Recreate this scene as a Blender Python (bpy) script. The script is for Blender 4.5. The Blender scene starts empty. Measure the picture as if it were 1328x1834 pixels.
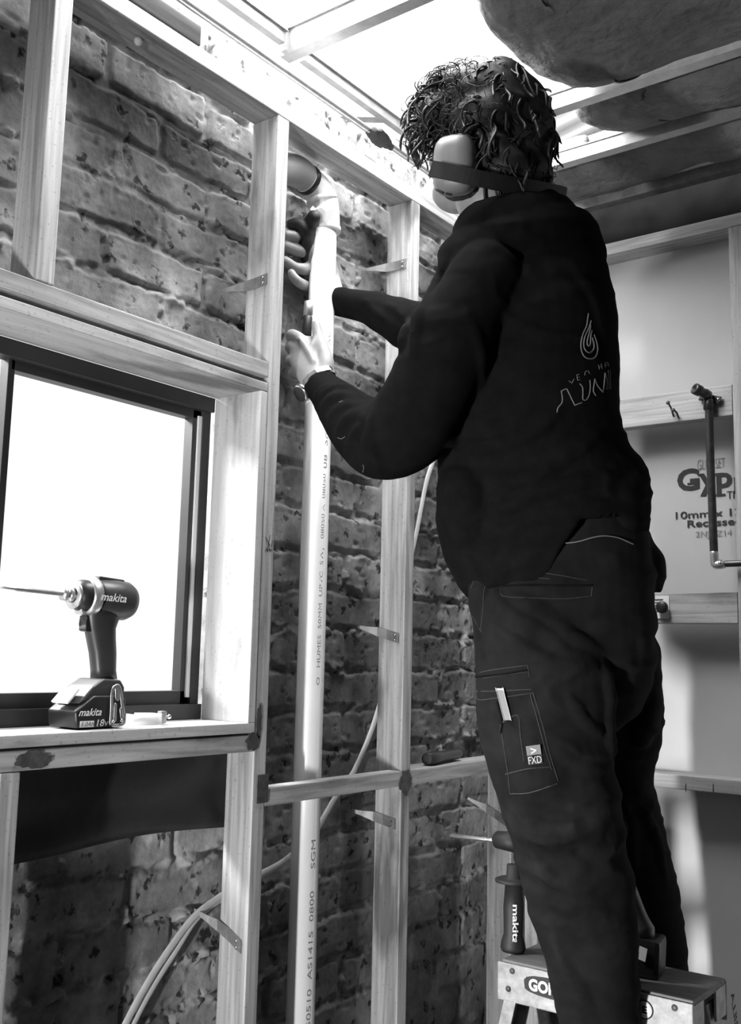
import bpy, bmesh, math, random
import numpy as np
from mathutils import Vector, Matrix
from mathutils.bvhtree import BVHTree
random.seed(7); RNG = np.random.RandomState(5)
C = bpy.context.scene.collection
SC = bpy.context.scene

# ------------------------------------------------------------------ camera
CAM = np.array([1.30, 0.0, 1.35])
YAW, PIT, ROL, FPX = 0.648579, 0.139379, 0.0235798, 1847.08
_d = np.array([-math.sin(YAW)*math.cos(PIT), math.cos(YAW)*math.cos(PIT), math.sin(PIT)])
_r0 = np.array([math.cos(YAW), math.sin(YAW), 0.0]); _u0 = np.cross(_r0, _d)
RT = math.cos(ROL)*_r0 + math.sin(ROL)*_u0; UP = np.cross(RT, _d); DD = _d
cam = bpy.data.cameras.new('camera'); co = bpy.data.objects.new('camera', cam); C.objects.link(co)
cam.sensor_fit = 'HORIZONTAL'; cam.sensor_width = 36.0; cam.lens = 36.0*FPX/1328.0
cam.clip_start = 0.02; cam.clip_end = 100
M = Matrix([[RT[0], UP[0], -DD[0], CAM[0]], [RT[1], UP[1], -DD[1], CAM[1]], [RT[2], UP[2], -DD[2], CAM[2]], [0, 0, 0, 1]])
co.matrix_world = M
SC.camera = co

# ------------------------------------------------------------------ light and exposure
SC.view_settings.view_transform = 'Standard'; SC.view_settings.look = 'None'
SC.view_settings.gamma = 1.0; SC.view_settings.use_curve_mapping = False
SC.view_settings.exposure = -0.12
SKY = 1.25
w = bpy.data.worlds.new('sky'); SC.world = w; w.use_nodes = True
w.node_tree.nodes['Background'].inputs[0].default_value = (1, 1, 1, 1)
w.node_tree.nodes['Background'].inputs[1].default_value = SKY

def area(name, loc, target, sx, sy, power):
    l = bpy.data.lights.new(name, 'AREA'); l.shape = 'RECTANGLE'; l.size = sx; l.size_y = sy; l.energy = power
    o = bpy.data.objects.new(name, l); C.objects.link(o); o.location = loc
    o.rotation_euler = (Vector(target)-Vector(loc)).to_track_quat('-Z', 'Y').to_euler()
    return o
area('daylight_through_roof_sheet', (0.17, 1.45, 3.25), (0.12, 1.42, 0), 1.0, 1.5, 185)
area('daylight_through_window', (-1.35, 0.62, 2.75), (-0.05, 1.30, 1.50), 0.7, 0.7, 210)
area('unseen_rear_light', (-0.06, -3.4, 0.62), (0.30, 2.4, 1.35), 0.26, 0.85, 500)  # added low light behind the camera; its window is assumed, not seen
area('unseen_rear_light_far_side', (1.55, -3.2, 0.45), (0.0, 1.8, 1.0), 0.12, 0.5, 220)  # second added light from behind, brightening lower stud faces and pipe

# ------------------------------------------------------------------ helpers
def ray(px, py): return (px-664)/FPX*RT-(py-917)/FPX*UP+DD
def onX(px, py, X):
    r = ray(px, py); return CAM+r*((X-CAM[0])/r[0])
def onY(px, py, Y):
    r = ray(px, py); return CAM+r*((Y-CAM[1])/r[1])
def onZ(px, py, Z):
    r = ray(px, py); return CAM+r*((Z-CAM[2])/r[2])
def PT(px, py, t): return CAM+ray(px, py)*t

def nodes(name):
    m = bpy.data.materials.new(name); m.use_nodes = True
    return m, m.node_tree.nodes, m.node_tree.links, m.node_tree.nodes['Principled BSDF']
def ramp(ns, stops):
    r = ns.new('ShaderNodeValToRGB')
    while len(r.color_ramp.elements) < len(stops): r.color_ramp.elements.new(0.5)
    for e, (p, v) in zip(r.color_ramp.elements, stops): e.position = p; e.color = (v, v, v, 1)
    return r
def grey(name, a, b=None, rough=0.7, scale=12, stretch=(1, 1, 1), bump=0.2, bscale=60, metal=0.0, dist=0.002, detail=6):
    m, ns, ln, p = nodes(name)
    b = a if b is None else b
    tc = ns.new('ShaderNodeTexCoord'); mp = ns.new('ShaderNodeMapping'); mp.inputs['Scale'].default_value = stretch
    ln.new(tc.outputs['Object'], mp.inputs[0])
    n = ns.new('ShaderNodeTexNoise'); n.inputs['Scale'].default_value = scale; n.inputs['Detail'].default_value = detail; n.inputs['Roughness'].default_value = 0.65
    ln.new(mp.outputs[0], n.inputs[0])
    r = ramp(ns, [(0.32, a), (0.68, b)]); ln.new(n.outputs[0], r.inputs[0]); ln.new(r.outputs[0], p.inputs['Base Color'])
    p.inputs['Roughness'].default_value = rough; p.inputs['Metallic'].default_value = metal
    if bump > 0:
        n2 = ns.new('ShaderNodeTexNoise'); n2.inputs['Scale'].default_value = bscale; n2.inputs['Detail'].default_value = 8
        ln.new(mp.outputs[0], n2.inputs[0])
        bp = ns.new('ShaderNodeBump'); bp.inputs['Strength'].default_value = bump; bp.inputs['Distance'].default_value = dist
        ln.new(n2.outputs[0], bp.inputs['Height']); ln.new(bp.outputs[0], p.inputs['Normal'])
    return m
def dull(m, s=0.2):
    m.node_tree.nodes['Principled BSDF'].inputs['Specular IOR Level'].default_value = s; return m
def wood(name, axis, a=0.22, b=0.46, rough=0.65, seed=0.0):
    m, ns, ln, p = nodes(name)
    tc = ns.new('ShaderNodeTexCoord'); mp = ns.new('ShaderNodeMapping')
    s = [1.0, 1.0, 1.0]; s[axis] = 0.05
    mp.inputs['Scale'].default_value = s; mp.inputs['Location'].default_value = (seed, seed*1.7, seed*0.6)
    ln.new(tc.outputs['Object'], mp.inputs[0])
    n = ns.new('ShaderNodeTexNoise'); n.inputs['Scale'].default_value = 90; n.inputs['Detail'].default_value = 8; n.inputs['Distortion'].default_value = 0.6
    ln.new(mp.outputs[0], n.inputs[0])
    n3 = ns.new('ShaderNodeTexNoise'); n3.inputs['Scale'].default_value = 7; n3.inputs['Detail'].default_value = 4
    mp2 = ns.new('ShaderNodeMapping'); s2 = [1.6, 1.6, 1.6]; s2[axis] = 0.5; mp2.inputs['Scale'].default_value = s2; mp2.inputs['Location'].default_value = (seed, 0, seed)
    ln.new(tc.outputs['Object'], mp2.inputs[0]); ln.new(mp2.outputs[0], n3.inputs[0])
    r1 = ramp(ns, [(0.3, a), (0.7, b)]); ln.new(n.outputs[0], r1.inputs[0])
    r2 = ramp(ns, [(0.30, 0.35), (0.42, 0.9), (0.7, 1.1)]); ln.new(n3.outputs[0], r2.inputs[0])
    mx = ns.new('ShaderNodeMix'); mx.data_type = 'RGBA'; mx.blend_type = 'MULTIPLY'; mx.inputs[0].default_value = 1.0
    ln.new(r1.outputs[0], mx.inputs[6]); ln.new(r2.outputs[0], mx.inputs[7]); 
    sp = ns.new('ShaderNodeTexNoise'); sp.inputs['Scale'].default_value = 150; sp.inputs['Detail'].default_value = 2
    ln.new(tc.outputs['Object'], sp.inputs[0]); r3 = ramp(ns, [(0.30, 0.25), (0.37, 1.0)]); ln.new(sp.outputs[0], r3.inputs[0])
    mx2 = ns.new('ShaderNodeMix'); mx2.data_type = 'RGBA'; mx2.blend_type = 'MULTIPLY'; mx2.inputs[0].default_value = 0.35
    ln.new(mx.outputs[2], mx2.inputs[6]); ln.new(r3.outputs[0], mx2.inputs[7]); ln.new(mx2.outputs[2], p.inputs['Base Color'])
    p.inputs['Roughness'].default_value = rough
    bp = ns.new('ShaderNodeBump'); bp.inputs['Strength'].default_value = 0.35; bp.inputs['Distance'].default_value = 0.0015
    ln.new(n.outputs[0], bp.inputs['Height']); ln.new(bp.outputs[0], p.inputs['Normal'])
    return m

def link_mesh(name, me, mat, parent=None, smooth=False):
    o = bpy.data.objects.new(name, me); C.objects.link(o)
    if mat is not None: me.materials.append(mat)
    if smooth:
        for p in me.polygons: p.use_smooth = True
    if parent is not None:
        o.parent = parent
        o.matrix_parent_inverse = parent.matrix_basis.inverted()
    return o
def obj(name, bm, mat, parent=None, smooth=False):
    me = bpy.data.meshes.new(name); bmesh.ops.recalc_face_normals(bm, faces=bm.faces); bm.to_mesh(me); bm.free()
    return link_mesh(name, me, mat, parent, smooth)
def tag(o, label=None, cat=None, group=None, kind=None):
    if label: o['label'] = label
    if cat: o['category'] = cat
    if group: o['group'] = group
    if kind: o['kind'] = kind
    return o
def thing(name, label, cat, loc, group=None, kind=None):
    o = bpy.data.objects.new(name, None); C.objects.link(o); o.location = tuple(loc); o.empty_display_size = 0.05
    return tag(o, label, cat, group, kind)
def struct(name, bm, mat, parent=None, label=None, cat=None):
    o = obj(name, bm, mat, parent)
    if parent is None: tag(o, label or name.replace('_', ' '), cat or name.split('_')[0], kind='structure')
    return o

def add_box(bm, x0, x1, y0, y1, z0, z1, bev=0.0):
    g = bmesh.ops.create_cube(bm, size=1.0)
    vs = g['verts']
    for v in vs:
        v.co = Vector(((x0+x1)/2+v.co.x*(x1-x0), (y0+y1)/2+v.co.y*(y1-y0), (z0+z1)/2+v.co.z*(z1-z0)))
    if bev > 0:
        es = list({e for v in vs for e in v.link_edges})
        bmesh.ops.bevel(bm, geom=es, offset=bev, segments=2, profile=0.6, affect='EDGES')
    return bm
def box(x0, x1, y0, y1, z0, z1, bev=0.0): return add_box(bmesh.new(), x0, x1, y0, y1, z0, z1, bev)
def obox(c, ax, ay, az, bev=0.0, bm=None):
    """oriented box: centre and three full-length edge vectors"""
    b2 = bmesh.new(); add_box(b2, -.5, .5, -.5, .5, -.5, .5)
    c = Vector(c); ax, ay, az = Vector(ax), Vector(ay), Vector(az)
    for v in b2.verts: v.co = c+ax*v.co.x+ay*v.co.y+az*v.co.z
    if bev > 0: bmesh.ops.bevel(b2, geom=list(b2.edges), offset=bev, segments=2, profile=0.6, affect='EDGES')
    if bm is None: return b2
    me = bpy.data.meshes.new('tmp'); b2.to_mesh(me); b2.free(); bm.from_mesh(me); bpy.data.meshes.remove(me); return bm

def catmull(P, n):
    P = np.asarray(P, float)
    if len(P) < 3 or n <= 1:
        out = [P[0]]
        for i in range(len(P)-1):
            for k in range(1, n+1): out.append(P[i]+(P[i+1]-P[i])*k/n)
        return np.array(out)
    Q = np.vstack([2*P[0]-P[1], P, 2*P[-1]-P[-2]]); out = [P[0]]
    for i in range(1, len(Q)-2):
        for k in range(1, n+1):
            t = k/n
            out.append(0.5*((2*Q[i])+(-Q[i-1]+Q[i+1])*t+(2*Q[i-1]-5*Q[i]+4*Q[i+1]-Q[i+2])*t*t+(-Q[i-1]+3*Q[i]-3*Q[i+1]+Q[i+2])*t**3))
    return np.array(out)
def rings_to_geo(rings, V, F, cap=True):
    """rings: list of (n,3) arrays"""
    base = len(V); n = len(rings[0])
    for r in rings: V.extend([tuple(p) for p in r])
    for i in range(len(rings)-1):
        for j in range(n):
            a = base+i*n+j; b = base+i*n+(j+1) % n
            F.append((a, b, b+n, a+n))
    if cap:
        F.append(tuple(base+j for j in range(n))[::-1]); e = base+(len(rings)-1)*n
        F.append(tuple(e+j for j in range(n)))
def tube(V, F, path, rad, seg=10, sub=4, round_cap=True, flat=None):
    """round tube; rad scalar or list. flat=(ratio, normal) squashes along normal"""
    path = [np.asarray(p, float) for p in path]
    rr = [rad]*len(path) if np.isscalar(rad) else list(rad)
    P = catmull(path, sub); R = catmull(np.array(rr)[:, None], sub)[:, 0]
    T = np.gradient(P, axis=0); T /= np.linalg.norm(T, axis=1)[:, None]+1e-12
    ref = np.array([0, 0, 1.0]) if abs(T[0][2]) < 0.9 else np.array([1.0, 0, 0])
    a = np.cross(T[0], ref); a /= np.linalg.norm(a)
    rings = []; ang = np.linspace(0, 2*math.pi, seg, endpoint=False)
    def ring(p, a, b, r):
        q = p+r*(np.cos(ang)[:, None]*a+np.sin(ang)[:, None]*b)
        if flat is not None:
            nn = np.asarray(flat[1], float); nn = nn/np.linalg.norm(nn); dd = (q-p)@nn
            q = q-np.outer(dd, nn)*(1-flat[0])
        return q
    for i in range(len(P)):
        a = a-T[i]*(a@T[i]); a /= np.linalg.norm(a); b = np.cross(T[i], a)
        if i == 0 and round_cap:
            for f in (0.95, 0.6): rings.append(ring(P[0]-T[0]*R[0]*f*0.9, a, b, R[0]*math.sqrt(1-f*f)))
        rings.append(ring(P[i], a, b, max(R[i], 1e-5)))
        if i == len(P)-1 and round_cap:
            for f in (0.6, 0.95): rings.append(ring(P[-1]+T[-1]*R[-1]*f*0.9, a, b, R[-1]*math.sqrt(1-f*f)))
    rings_to_geo(rings, V, F)
def geo_obj(name, V, F, mat, parent=None, smooth=True):
    me = bpy.data.meshes.new(name); me.from_pydata([tuple(v) for v in V], [], F); me.update()
    bm = bmesh.new(); bm.from_mesh(me); bmesh.ops.recalc_face_normals(bm, faces=bm.faces); bm.to_mesh(me); bm.free()
    return link_mesh(name, me, mat, parent, smooth)
def tube_obj(name, path, rad, mat, parent=None, seg=12, sub=5, **k):
    V, F = [], []; tube(V, F, path, rad, seg, sub, **k); return geo_obj(name, V, F, mat, parent)
def lathe(name, p0, p1, prof, mat, parent=None, seg=28, smooth=True):
    """profile [(s 0..1 along p0->p1, radius m)]"""
    p0 = np.asarray(p0, float); p1 = np.asarray(p1, float); t = p1-p0; tn = t/np.linalg.norm(t)
    ref = np.array([0, 0, 1.0]) if abs(tn[2]) < 0.9 else np.array([1.0, 0, 0])
    a = np.cross(tn, ref); a /= np.linalg.norm(a); b = np.cross(tn, a); ang = np.linspace(0, 2*math.pi, seg, endpoint=False)
    V, F = [], []
    rings_to_geo([p0+t*s+r*(np.cos(ang)[:, None]*a+np.sin(ang)[:, None]*b) for s, r in prof], V, F)
    o = geo_obj(name, V, F, mat, parent, smooth)
    if smooth:
        for e in o.data.edges: pass
    return o
def prism(name, poly, off, mat, parent=None, bev=0.0, smooth=False):
    """extrude a 3-D polygon by the vector off"""
    bm = bmesh.new(); off = Vector(off)
    vs = [bm.verts.new(Vector(p)) for p in poly]; ws = [bm.verts.new(Vector(p)+off) for p in poly]; n = len(vs)
    bm.faces.new(vs); bm.faces.new(ws[::-1])
    for i in range(n): bm.faces.new((vs[i], ws[i], ws[(i+1) % n], vs[(i+1) % n]))
    if bev > 0: bmesh.ops.bevel(bm, geom=list(bm.edges), offset=bev, segments=3, profile=0.6, affect='EDGES')
    return obj(name, bm, mat, parent, smooth)
def text_geo(body, bold=0.0):
    cu = bpy.data.curves.new('t', 'FONT'); cu.body = body; cu.size = 1.0; cu.offset = bold; cu.resolution_u = 3
    o = bpy.data.objects.new('t', cu); C.objects.link(o); bpy.context.view_layer.update()
    me = bpy.data.meshes.new_from_object(o.evaluated_get(bpy.context.evaluated_depsgraph_get()))
    V = np.array([v.co[:] for v in me.vertices]); F = [tuple(p.vertices) for p in me.polygons]
    bpy.data.objects.remove(o); bpy.data.meshes.remove(me); bpy.data.curves.remove(cu)
    mn = V.min(0); mxx = V.max(0); V[:, :2] = (V[:, :2]-mn[:2])/(mxx[:2]-mn[:2]); return V, F
def text_on(name, body, o0, xv, yv, mat, parent, bold=0.0, shear=0.0, off=(0, 0, 0)):
    """lettering whose box spans xv (width) and yv (height) from corner o0"""
    V, F = text_geo(body, bold); o0, xv, yv, off = [np.asarray(q, float) for q in (o0, xv, yv, off)]
    W = o0+off+np.outer(V[:, 0]+shear*V[:, 1], xv)+np.outer(V[:, 1], yv)
    me = bpy.data.meshes.new(name); me.from_pydata([tuple(v) for v in W], [], F); me.update()
    return link_mesh(name, me, mat, parent)

# smooth value noise on arrays
def vnoise(x, y, seed=0):
    r = np.random.RandomState(seed).rand(257, 257)
    xi = np.floor(x).astype(int); yi = np.floor(y).astype(int); fx = x-xi; fy = y-yi
    fx = fx*fx*(3-2*fx); fy = fy*fy*(3-2*fy)
    g = lambda i, j: r[i % 256, j % 256]
    return (g(xi, yi)*(1-fx)+g(xi+1, yi)*fx)*(1-fy)+(g(xi, yi+1)*(1-fx)+g(xi+1, yi+1)*fx)*fy
def fbm(x, y, seed=0, o=4):
    s = 0; a = 0.5
    for k in range(o): s = s+a*vnoise(x*2**k, y*2**k, seed+k); a *= 0.5
    return s/(1-0.5**o)

# ------------------------------------------------------------------ materials
W_Z = [wood('pine_upright_%s' % 'abcd'[i], 2, 0.27, 0.56, seed=i*3.1) for i in range(4)]
W_Y = [wood('pine_lengthwise_%s' % 'abc'[i], 1, 0.25, 0.54, seed=i*2.3+1) for i in range(3)]
W_X = wood('pine_crosswise', 0, 0.27, 0.50, seed=5)
W_REV = wood('pine_reveal_board', 1, 0.40, 0.55, seed=8); W_REVZ = wood('pine_reveal_jamb', 2, 0.40, 0.55, seed=9)
M_DARKWOOD = wood('old_dark_timber', 1, 0.02, 0.05, seed=4)
M_STAIN = grey('dark_glue_stain', 0.03, 0.09, 0.5, 60)
M_FRAME = grey('dark_window_metal', 0.025, 0.035, 0.45, 10, bump=0.02)
M_STEEL = grey('galvanised_steel', 0.42, 0.55, 0.38, 40, bump=0.05, metal=0.85)
M_STEELD = grey('dusty_steel', 0.16, 0.30, 0.5, 30, bump=0.1, metal=0.5)
M_PVC = grey('white_pvc', 0.78, 0.84, 0.32, 8, bump=0.03)
M_PVCG = grey('grey_pvc', 0.35, 0.42, 0.4, 8, bump=0.03)
M_BLACKPL = grey('black_plastic', 0.012, 0.02, 0.38, 30, bump=0.05)
M_RUBBER = grey('black_rubber', 0.010, 0.016, 0.6, 60, bump=0.1)
M_BODYPL = grey('tool_body_plastic', 0.03, 0.04, 0.4, 30, bump=0.05)
M_SILVER = grey('bright_cast_metal', 0.6, 0.75, 0.3, 30, bump=0.05, metal=0.8)
M_CHROME = grey('chrome', 0.7, 0.8, 0.15, 30, bump=0.0, metal=1.0)
M_COPPER = grey('weathered_copper', 0.04, 0.09, 0.35, 50, bump=0.05, metal=0.5)
M_PAPER = grey('white_label', 0.75, 0.8, 0.6, 30, bump=0.0)
M_INK = grey('dark_ink', 0.04, 0.05, 0.7, 30, bump=0.0)
dull(M_INK, .1)
M_INKG = grey('faded_grey_ink', 0.16, 0.24, 0.7, 90, bump=0.0)
M_EMB = grey('grey_embroidery', 0.14, 0.18, 0.8, 30, bump=0.0)
M_WHITEINK = grey('white_ink', 0.75, 0.8, 0.5, 30, bump=0.0)
M_CABLE = grey('cable_sheath', 0.55, 0.68, 0.45, 25, bump=0.05)
M_BOARD = grey('plasterboard_paper', 0.42, 0.47, 0.85, 3, bump=0.08, bscale=200, dist=0.0006)
M_INSUL = grey('insulation_wool', 0.12, 0.20, 1.0, 9, bump=1.0, bscale=26, dist=0.02)
M_MEMB = grey('dark_membrane', 0.018, 0.03, 0.5, 4, bump=0.6, bscale=7, dist=0.02)
M_HOOD = grey('black_fleece', 0.005, 0.008, 1.0, 30, bump=0.15, bscale=300, dist=0.001)
M_PANT = grey('charcoal_canvas', 0.006, 0.013, 0.95, 14, bump=0.25, bscale=350, dist=0.001)
dull(M_HOOD, .03); dull(M_PANT, .08)
M_STITCH = grey('worn_seam_stitching', 0.004, 0.020, 0.8, 200, bump=0.0)
M_SKIN = grey('skin', 0.22, 0.30, 0.5, 25, bump=0.25, bscale=110, dist=0.0012)
M_HAIR = grey('dark_hair', 0.006, 0.014, 0.55, 60, bump=0.3, bscale=120, dist=0.002)
M_MUFF = grey('pale_muff_shell', 0.17, 0.20, 0.4, 12, bump=0.02)
M_FLOOR = grey('floor_concrete', 0.05, 0.08, 0.9, 4)
M_DARKWALL = grey('dark_wall', 0.03, 0.05, 0.9, 4)
M_LINER = grey('pale_inner_wall', 0.4, 0.45, 0.9, 4)
M_ALU = grey('ladder_aluminium', 0.20, 0.42, 0.5, 45, bump=0.1, metal=0.2, detail=10)
M_CAPTOP = wood('ladder_cap_scuffed', 0, 0.10, 0.20, seed=3)

def brick_mat():
    m, ns, ln, p = nodes('old_brickwork')
    at = ns.new('ShaderNodeAttribute'); at.attribute_name = 'tone'; at.attribute_type = 'GEOMETRY'
    tc = ns.new('ShaderNodeTexCoord')
    n = ns.new('ShaderNodeTexNoise'); n.inputs['Scale'].default_value = 14; n.inputs['Detail'].default_value = 9; n.inputs['Roughness'].default_value = 0.7
    ln.new(tc.outputs['Object'], n.inputs[0]); r = ramp(ns, [(0.3, 0.45), (0.55, 1.0), (0.75, 1.5)]); ln.new(n.outputs[0], r.inputs[0])
    mx = ns.new('ShaderNodeMix'); mx.data_type = 'RGBA'; mx.blend_type = 'MULTIPLY'; mx.inputs[0].default_value = 1
    ln.new(at.outputs['Color'], mx.inputs[6]); ln.new(r.outputs[0], mx.inputs[7])
    v = ns.new('ShaderNodeTexVoronoi'); v.inputs['Scale'].default_value = 25; v.inputs['Randomness'].default_value = 1
    ds = ns.new('ShaderNodeTexNoise'); ds.inputs['Scale'].default_value = 60
    ln.new(tc.outputs['Object'], ds.inputs[0])
    ad = ns.new('ShaderNodeMix'); ad.data_type = 'RGBA'; ad.blend_type = 'LINEAR_LIGHT'; ad.inputs[0].default_value = 0.02
    ln.new(tc.outputs['Object'], ad.inputs[6]); ln.new(ds.outputs['Color'], ad.inputs[7]); ln.new(ad.outputs[2], v.inputs[0])
    r2 = ramp(ns, [(0.15, 0.18), (0.30, 1.0)]); ln.new(v.outputs['Distance'], r2.inputs[0])
    n4 = ns.new('ShaderNodeTexNoise'); n4.inputs['Scale'].default_value = 11; ln.new(tc.outputs['Object'], n4.inputs[0])
    r4 = ramp(ns, [(0.35, 0.0), (0.46, 1.0)]); ln.new(n4.outputs[0], r4.inputs[0])
    mx2 = ns.new('ShaderNodeMix'); mx2.data_type = 'RGBA'; mx2.blend_type = 'MULTIPLY'
    ln.new(r4.outputs[0], mx2.inputs[0]); ln.new(mx.outputs[2], mx2.inputs[6]); ln.new(r2.outputs[0], mx2.inputs[7])
    ln.new(mx2.outputs[2], p.inputs['Base Color']); p.inputs['Roughness'].default_value = 0.82
    n5 = ns.new('ShaderNodeTexNoise'); n5.inputs['Scale'].default_value = 90; n5.inputs['Detail'].default_value = 8; ln.new(tc.outputs['Object'], n5.inputs[0])
    bp = ns.new('ShaderNodeBump'); bp.inputs['Strength'].default_value = 0.5; bp.inputs['Distance'].default_value = 0.003
    ln.new(n5.outputs[0], bp.inputs['Height'])
    bp2 = ns.new('ShaderNodeBump'); bp2.inputs['Strength'].default_value = 0.5; bp2.inputs['Distance'].default_value = 0.003
    ln.new(r2.outputs[0], bp2.inputs['Height']); ln.new(bp.outputs[0], bp2.inputs['Normal']); ln.new(bp2.outputs[0], p.inputs['Normal'])
    return m
M_BRICK = dull(brick_mat(), 0.15)

# ------------------------------------------------------------------ room shell
BX = -0.12                      # face of the brickwork; stud faces stand at x = 0
BTOP = 2.585
def brick_patch(y0, y1, z0, z1, st):
    ys = np.arange(y0, y1+st*0.5, st); zs = np.arange(z0, z1+st*0.5, st)
    Y, Z = np.meshgrid(ys, zs)
    wy = Y+0.016*(fbm(Y*9, Z*9, 11)-0.5)+0.006*(fbm(Y*45, Z*45, 12)-0.5)
    wz = Z+0.020*(fbm(Y*7+9, Z*7, 21)-0.5)+0.010*(fbm(Y*40, Z*40, 22)-0.5)
    k = np.floor((wz-0.9787)/0.0855).astype(int); par = k % 2
    off = np.where(par == 0, 1.0835, 0.973)+0.03*(np.random.RandomState(3).rand(200)[k+60]-0.5)
    n = np.floor((wy-off)/0.241).astype(int)
    v = (wz-0.9787)/0.0855-k; u = (wy-off)/0.241-n
    dy = np.minimum(u, 1-u)*0.241-0.0032; dz = np.minimum(v, 1-v)*0.0855-0.0038
    rr = 0.013
    q = np.hypot(np.maximum(rr-dy, 0), np.maximum(rr-dz, 0)); sd = np.where((dy < rr) | (dz < rr), rr-q, np.minimum(dy, dz))
    e = np.clip(sd/0.0045, 0, 1); e = e*e*(3-2*e)
    rnd = np.random.RandomState(8).rand(400, 400)
    id1 = rnd[(k+100) % 400, (n+100) % 400]; id2 = rnd[(n+37) % 400, (k+211) % 400]
    hb = 0.001+0.005*(id1-0.5)+0.003*(fbm(Y*30, Z*30, 31)-0.5)+0.005*(fbm(Y*6, Z*6, 33)-0.5)-0.004*np.clip(vnoise(Y*70, Z*70, 32)-0.78, 0, 1)/0.2
    bed = np.clip(1-np.minimum(v, 1-v)*0.0855/0.018, 0, 1)
    lump = np.clip(fbm(Y*26, Z*42, 41)-0.50, 0, 1)*0.085*np.clip(fbm(Y*5, Z*5, 44)*2.2-0.75, 0, 1)
    hm = -0.0065+0.008*(fbm(Y*50, Z*50, 42)-0.5)+lump*1.3
    H = hm*(1-e)+hb*e+lump*bed*e
    crack = np.clip(1-np.abs(sd-0.004)/0.0035, 0, 1)*np.clip(fbm(Y*12, Z*12, 51)*3-1.3, 0, 1)
    H = H-0.010*crack
    tone = (0.27+0.25*id2+0.14*(fbm(Y*8, Z*8, 61)-0.5))*e+(0.30+0.22*fbm(Y*30, Z*30, 62))*(1-e)+np.clip(lump*6, 0, 1)*0.14
    soot = np.clip(fbm(Y*4.2+4, Z*4.2, 71)*3.0-0.9, 0.45, 1.0)
    tone = tone*soot*0.82
    P = np.stack([BX-0.004+H, Y, Z], -1)
    nz, ny = Y.shape
    idx = np.arange(nz*ny).reshape(nz, ny)
    cy = (Y[:-1, :-1]+Y[1:, 1:])/2; cz = (Z[:-1, :-1]+Z[1:, 1:])/2
    keep = ~((cy > 0.40) & (cy < 1.455) & (cz > 1.043) & (cz < 1.905))
    q4 = np.stack([idx[:-1, :-1], idx[:-1, 1:], idx[1:, 1:], idx[1:, :-1]], -1)[keep]
    return P.reshape(-1, 3), q4.reshape(-1, 4), tone.reshape(-1)
def make_bricks():
    parts = [brick_patch(0.75, 2.475, 0.60, BTOP, 0.004), brick_patch(-1.6, 0.75, 0.0, BTOP, 0.012), brick_patch(0.75, 2.475, 0.0, 0.60, 0.010)]
    V = []; Q = []; T = []; b = 0
    for P, q, t in parts: V.append(P); Q.append(q+b); T.append(t); b += len(P)
    # solid body behind, with the window opening left free
    bm = bmesh.new(); x0, x1 = -0.23, BX-0.035
    add_box(bm, x0, x1, -1.6, 0.40, 0, BTOP); add_box(bm, x0, x1, 1.455, 2.475, 0, BTOP)
    add_box(bm, x0, x1, 0.40, 1.455, 0, 1.043); add_box(bm, x0, x1, 0.40, 1.455, 1.905, BTOP)
    add_box(bm, x1, BX-0.008, 1.455, 1.475, 1.03, 1.92); add_box(bm, x1, BX-0.012, -1.6, 2.47, BTOP-0.02, BTOP)
    bm.verts.index_update()
    vv = np.array([v.co[:] for v in bm.verts]); qq = np.array([[v.index for v in f.verts] for f in bm.faces]); bm.free()
    V.append(vv); Q.append(qq+b); T.append(np.full(len(vv), 0.2))
    V = np.vstack(V); Q = np.vstack(Q); T = np.concatenate(T)
    me = bpy.data.meshes.new('wall_left'); me.from_pydata(V.tolist(), [], Q.tolist()); me.update()
    ca = me.attributes.new('tone', 'FLOAT_COLOR', 'POINT')
    ca.data.foreach_set('color', np.stack([T, T, T, np.ones_like(T)], -1).astype(np.float32).ravel())
    o = link_mesh('wall_left', me, M_BRICK, None, True)
    tag(o, 'old spotted brick wall behind the timber frame', 'wall', kind='structure')
make_bricks()
struct('floor', box(-0.25, 2.1, -2.4, 2.6, -0.05, 0.0), M_FLOOR)
struct('wall_right', box(2.0, 2.06, -1.6, 2.5, 0, 2.6), M_DARKWALL)
bm = bmesh.new(); add_box(bm, 0.62, 0.84, -1.66, -1.6, 0, 2.6); add_box(bm, 1.12, 2.0, -1.66, -1.6, 0, 2.6); add_box(bm, 0.84, 1.12, -1.66, -1.6, 1.12, 2.6); add_box(bm, 0.84, 1.12, -1.66, -1.6, 0, 0.15); add_box(bm, -0.25, 0.62, -1.66, -1.6, 1.12, 2.6); add_box(bm, -0.25, 0.62, -1.66, -1.6, 0, 0.15); add_box(bm, -0.25, 0.0, -1.66, -1.6, 0.15, 1.12)
struct('wall_rear', bm, M_DARKWALL)  # unseen wall; openings placed to shape the light from behind
struct('wall_back', box(-0.10, 2.0, 2.471, 2.483, 0.0, 2.425), M_BOARD, label='plasterboard sheets closing the far wall frame', cat='wall')
M_VOID = dull(grey('near_black_gap', 0.008, 0.014, 1.0, 12), 0.0)  # near-black colour stands in for the dark gap above the far plate
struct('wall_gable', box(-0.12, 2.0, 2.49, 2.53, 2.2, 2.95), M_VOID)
bm = box(0.42, 2.0, 0.78, 0.995, 2.558, 2.57); add_box(bm, -0.15, 2.0, -1.6, 0.78, 2.59, 2.602); struct('ceiling', bm, M_DARKWALL)
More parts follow.
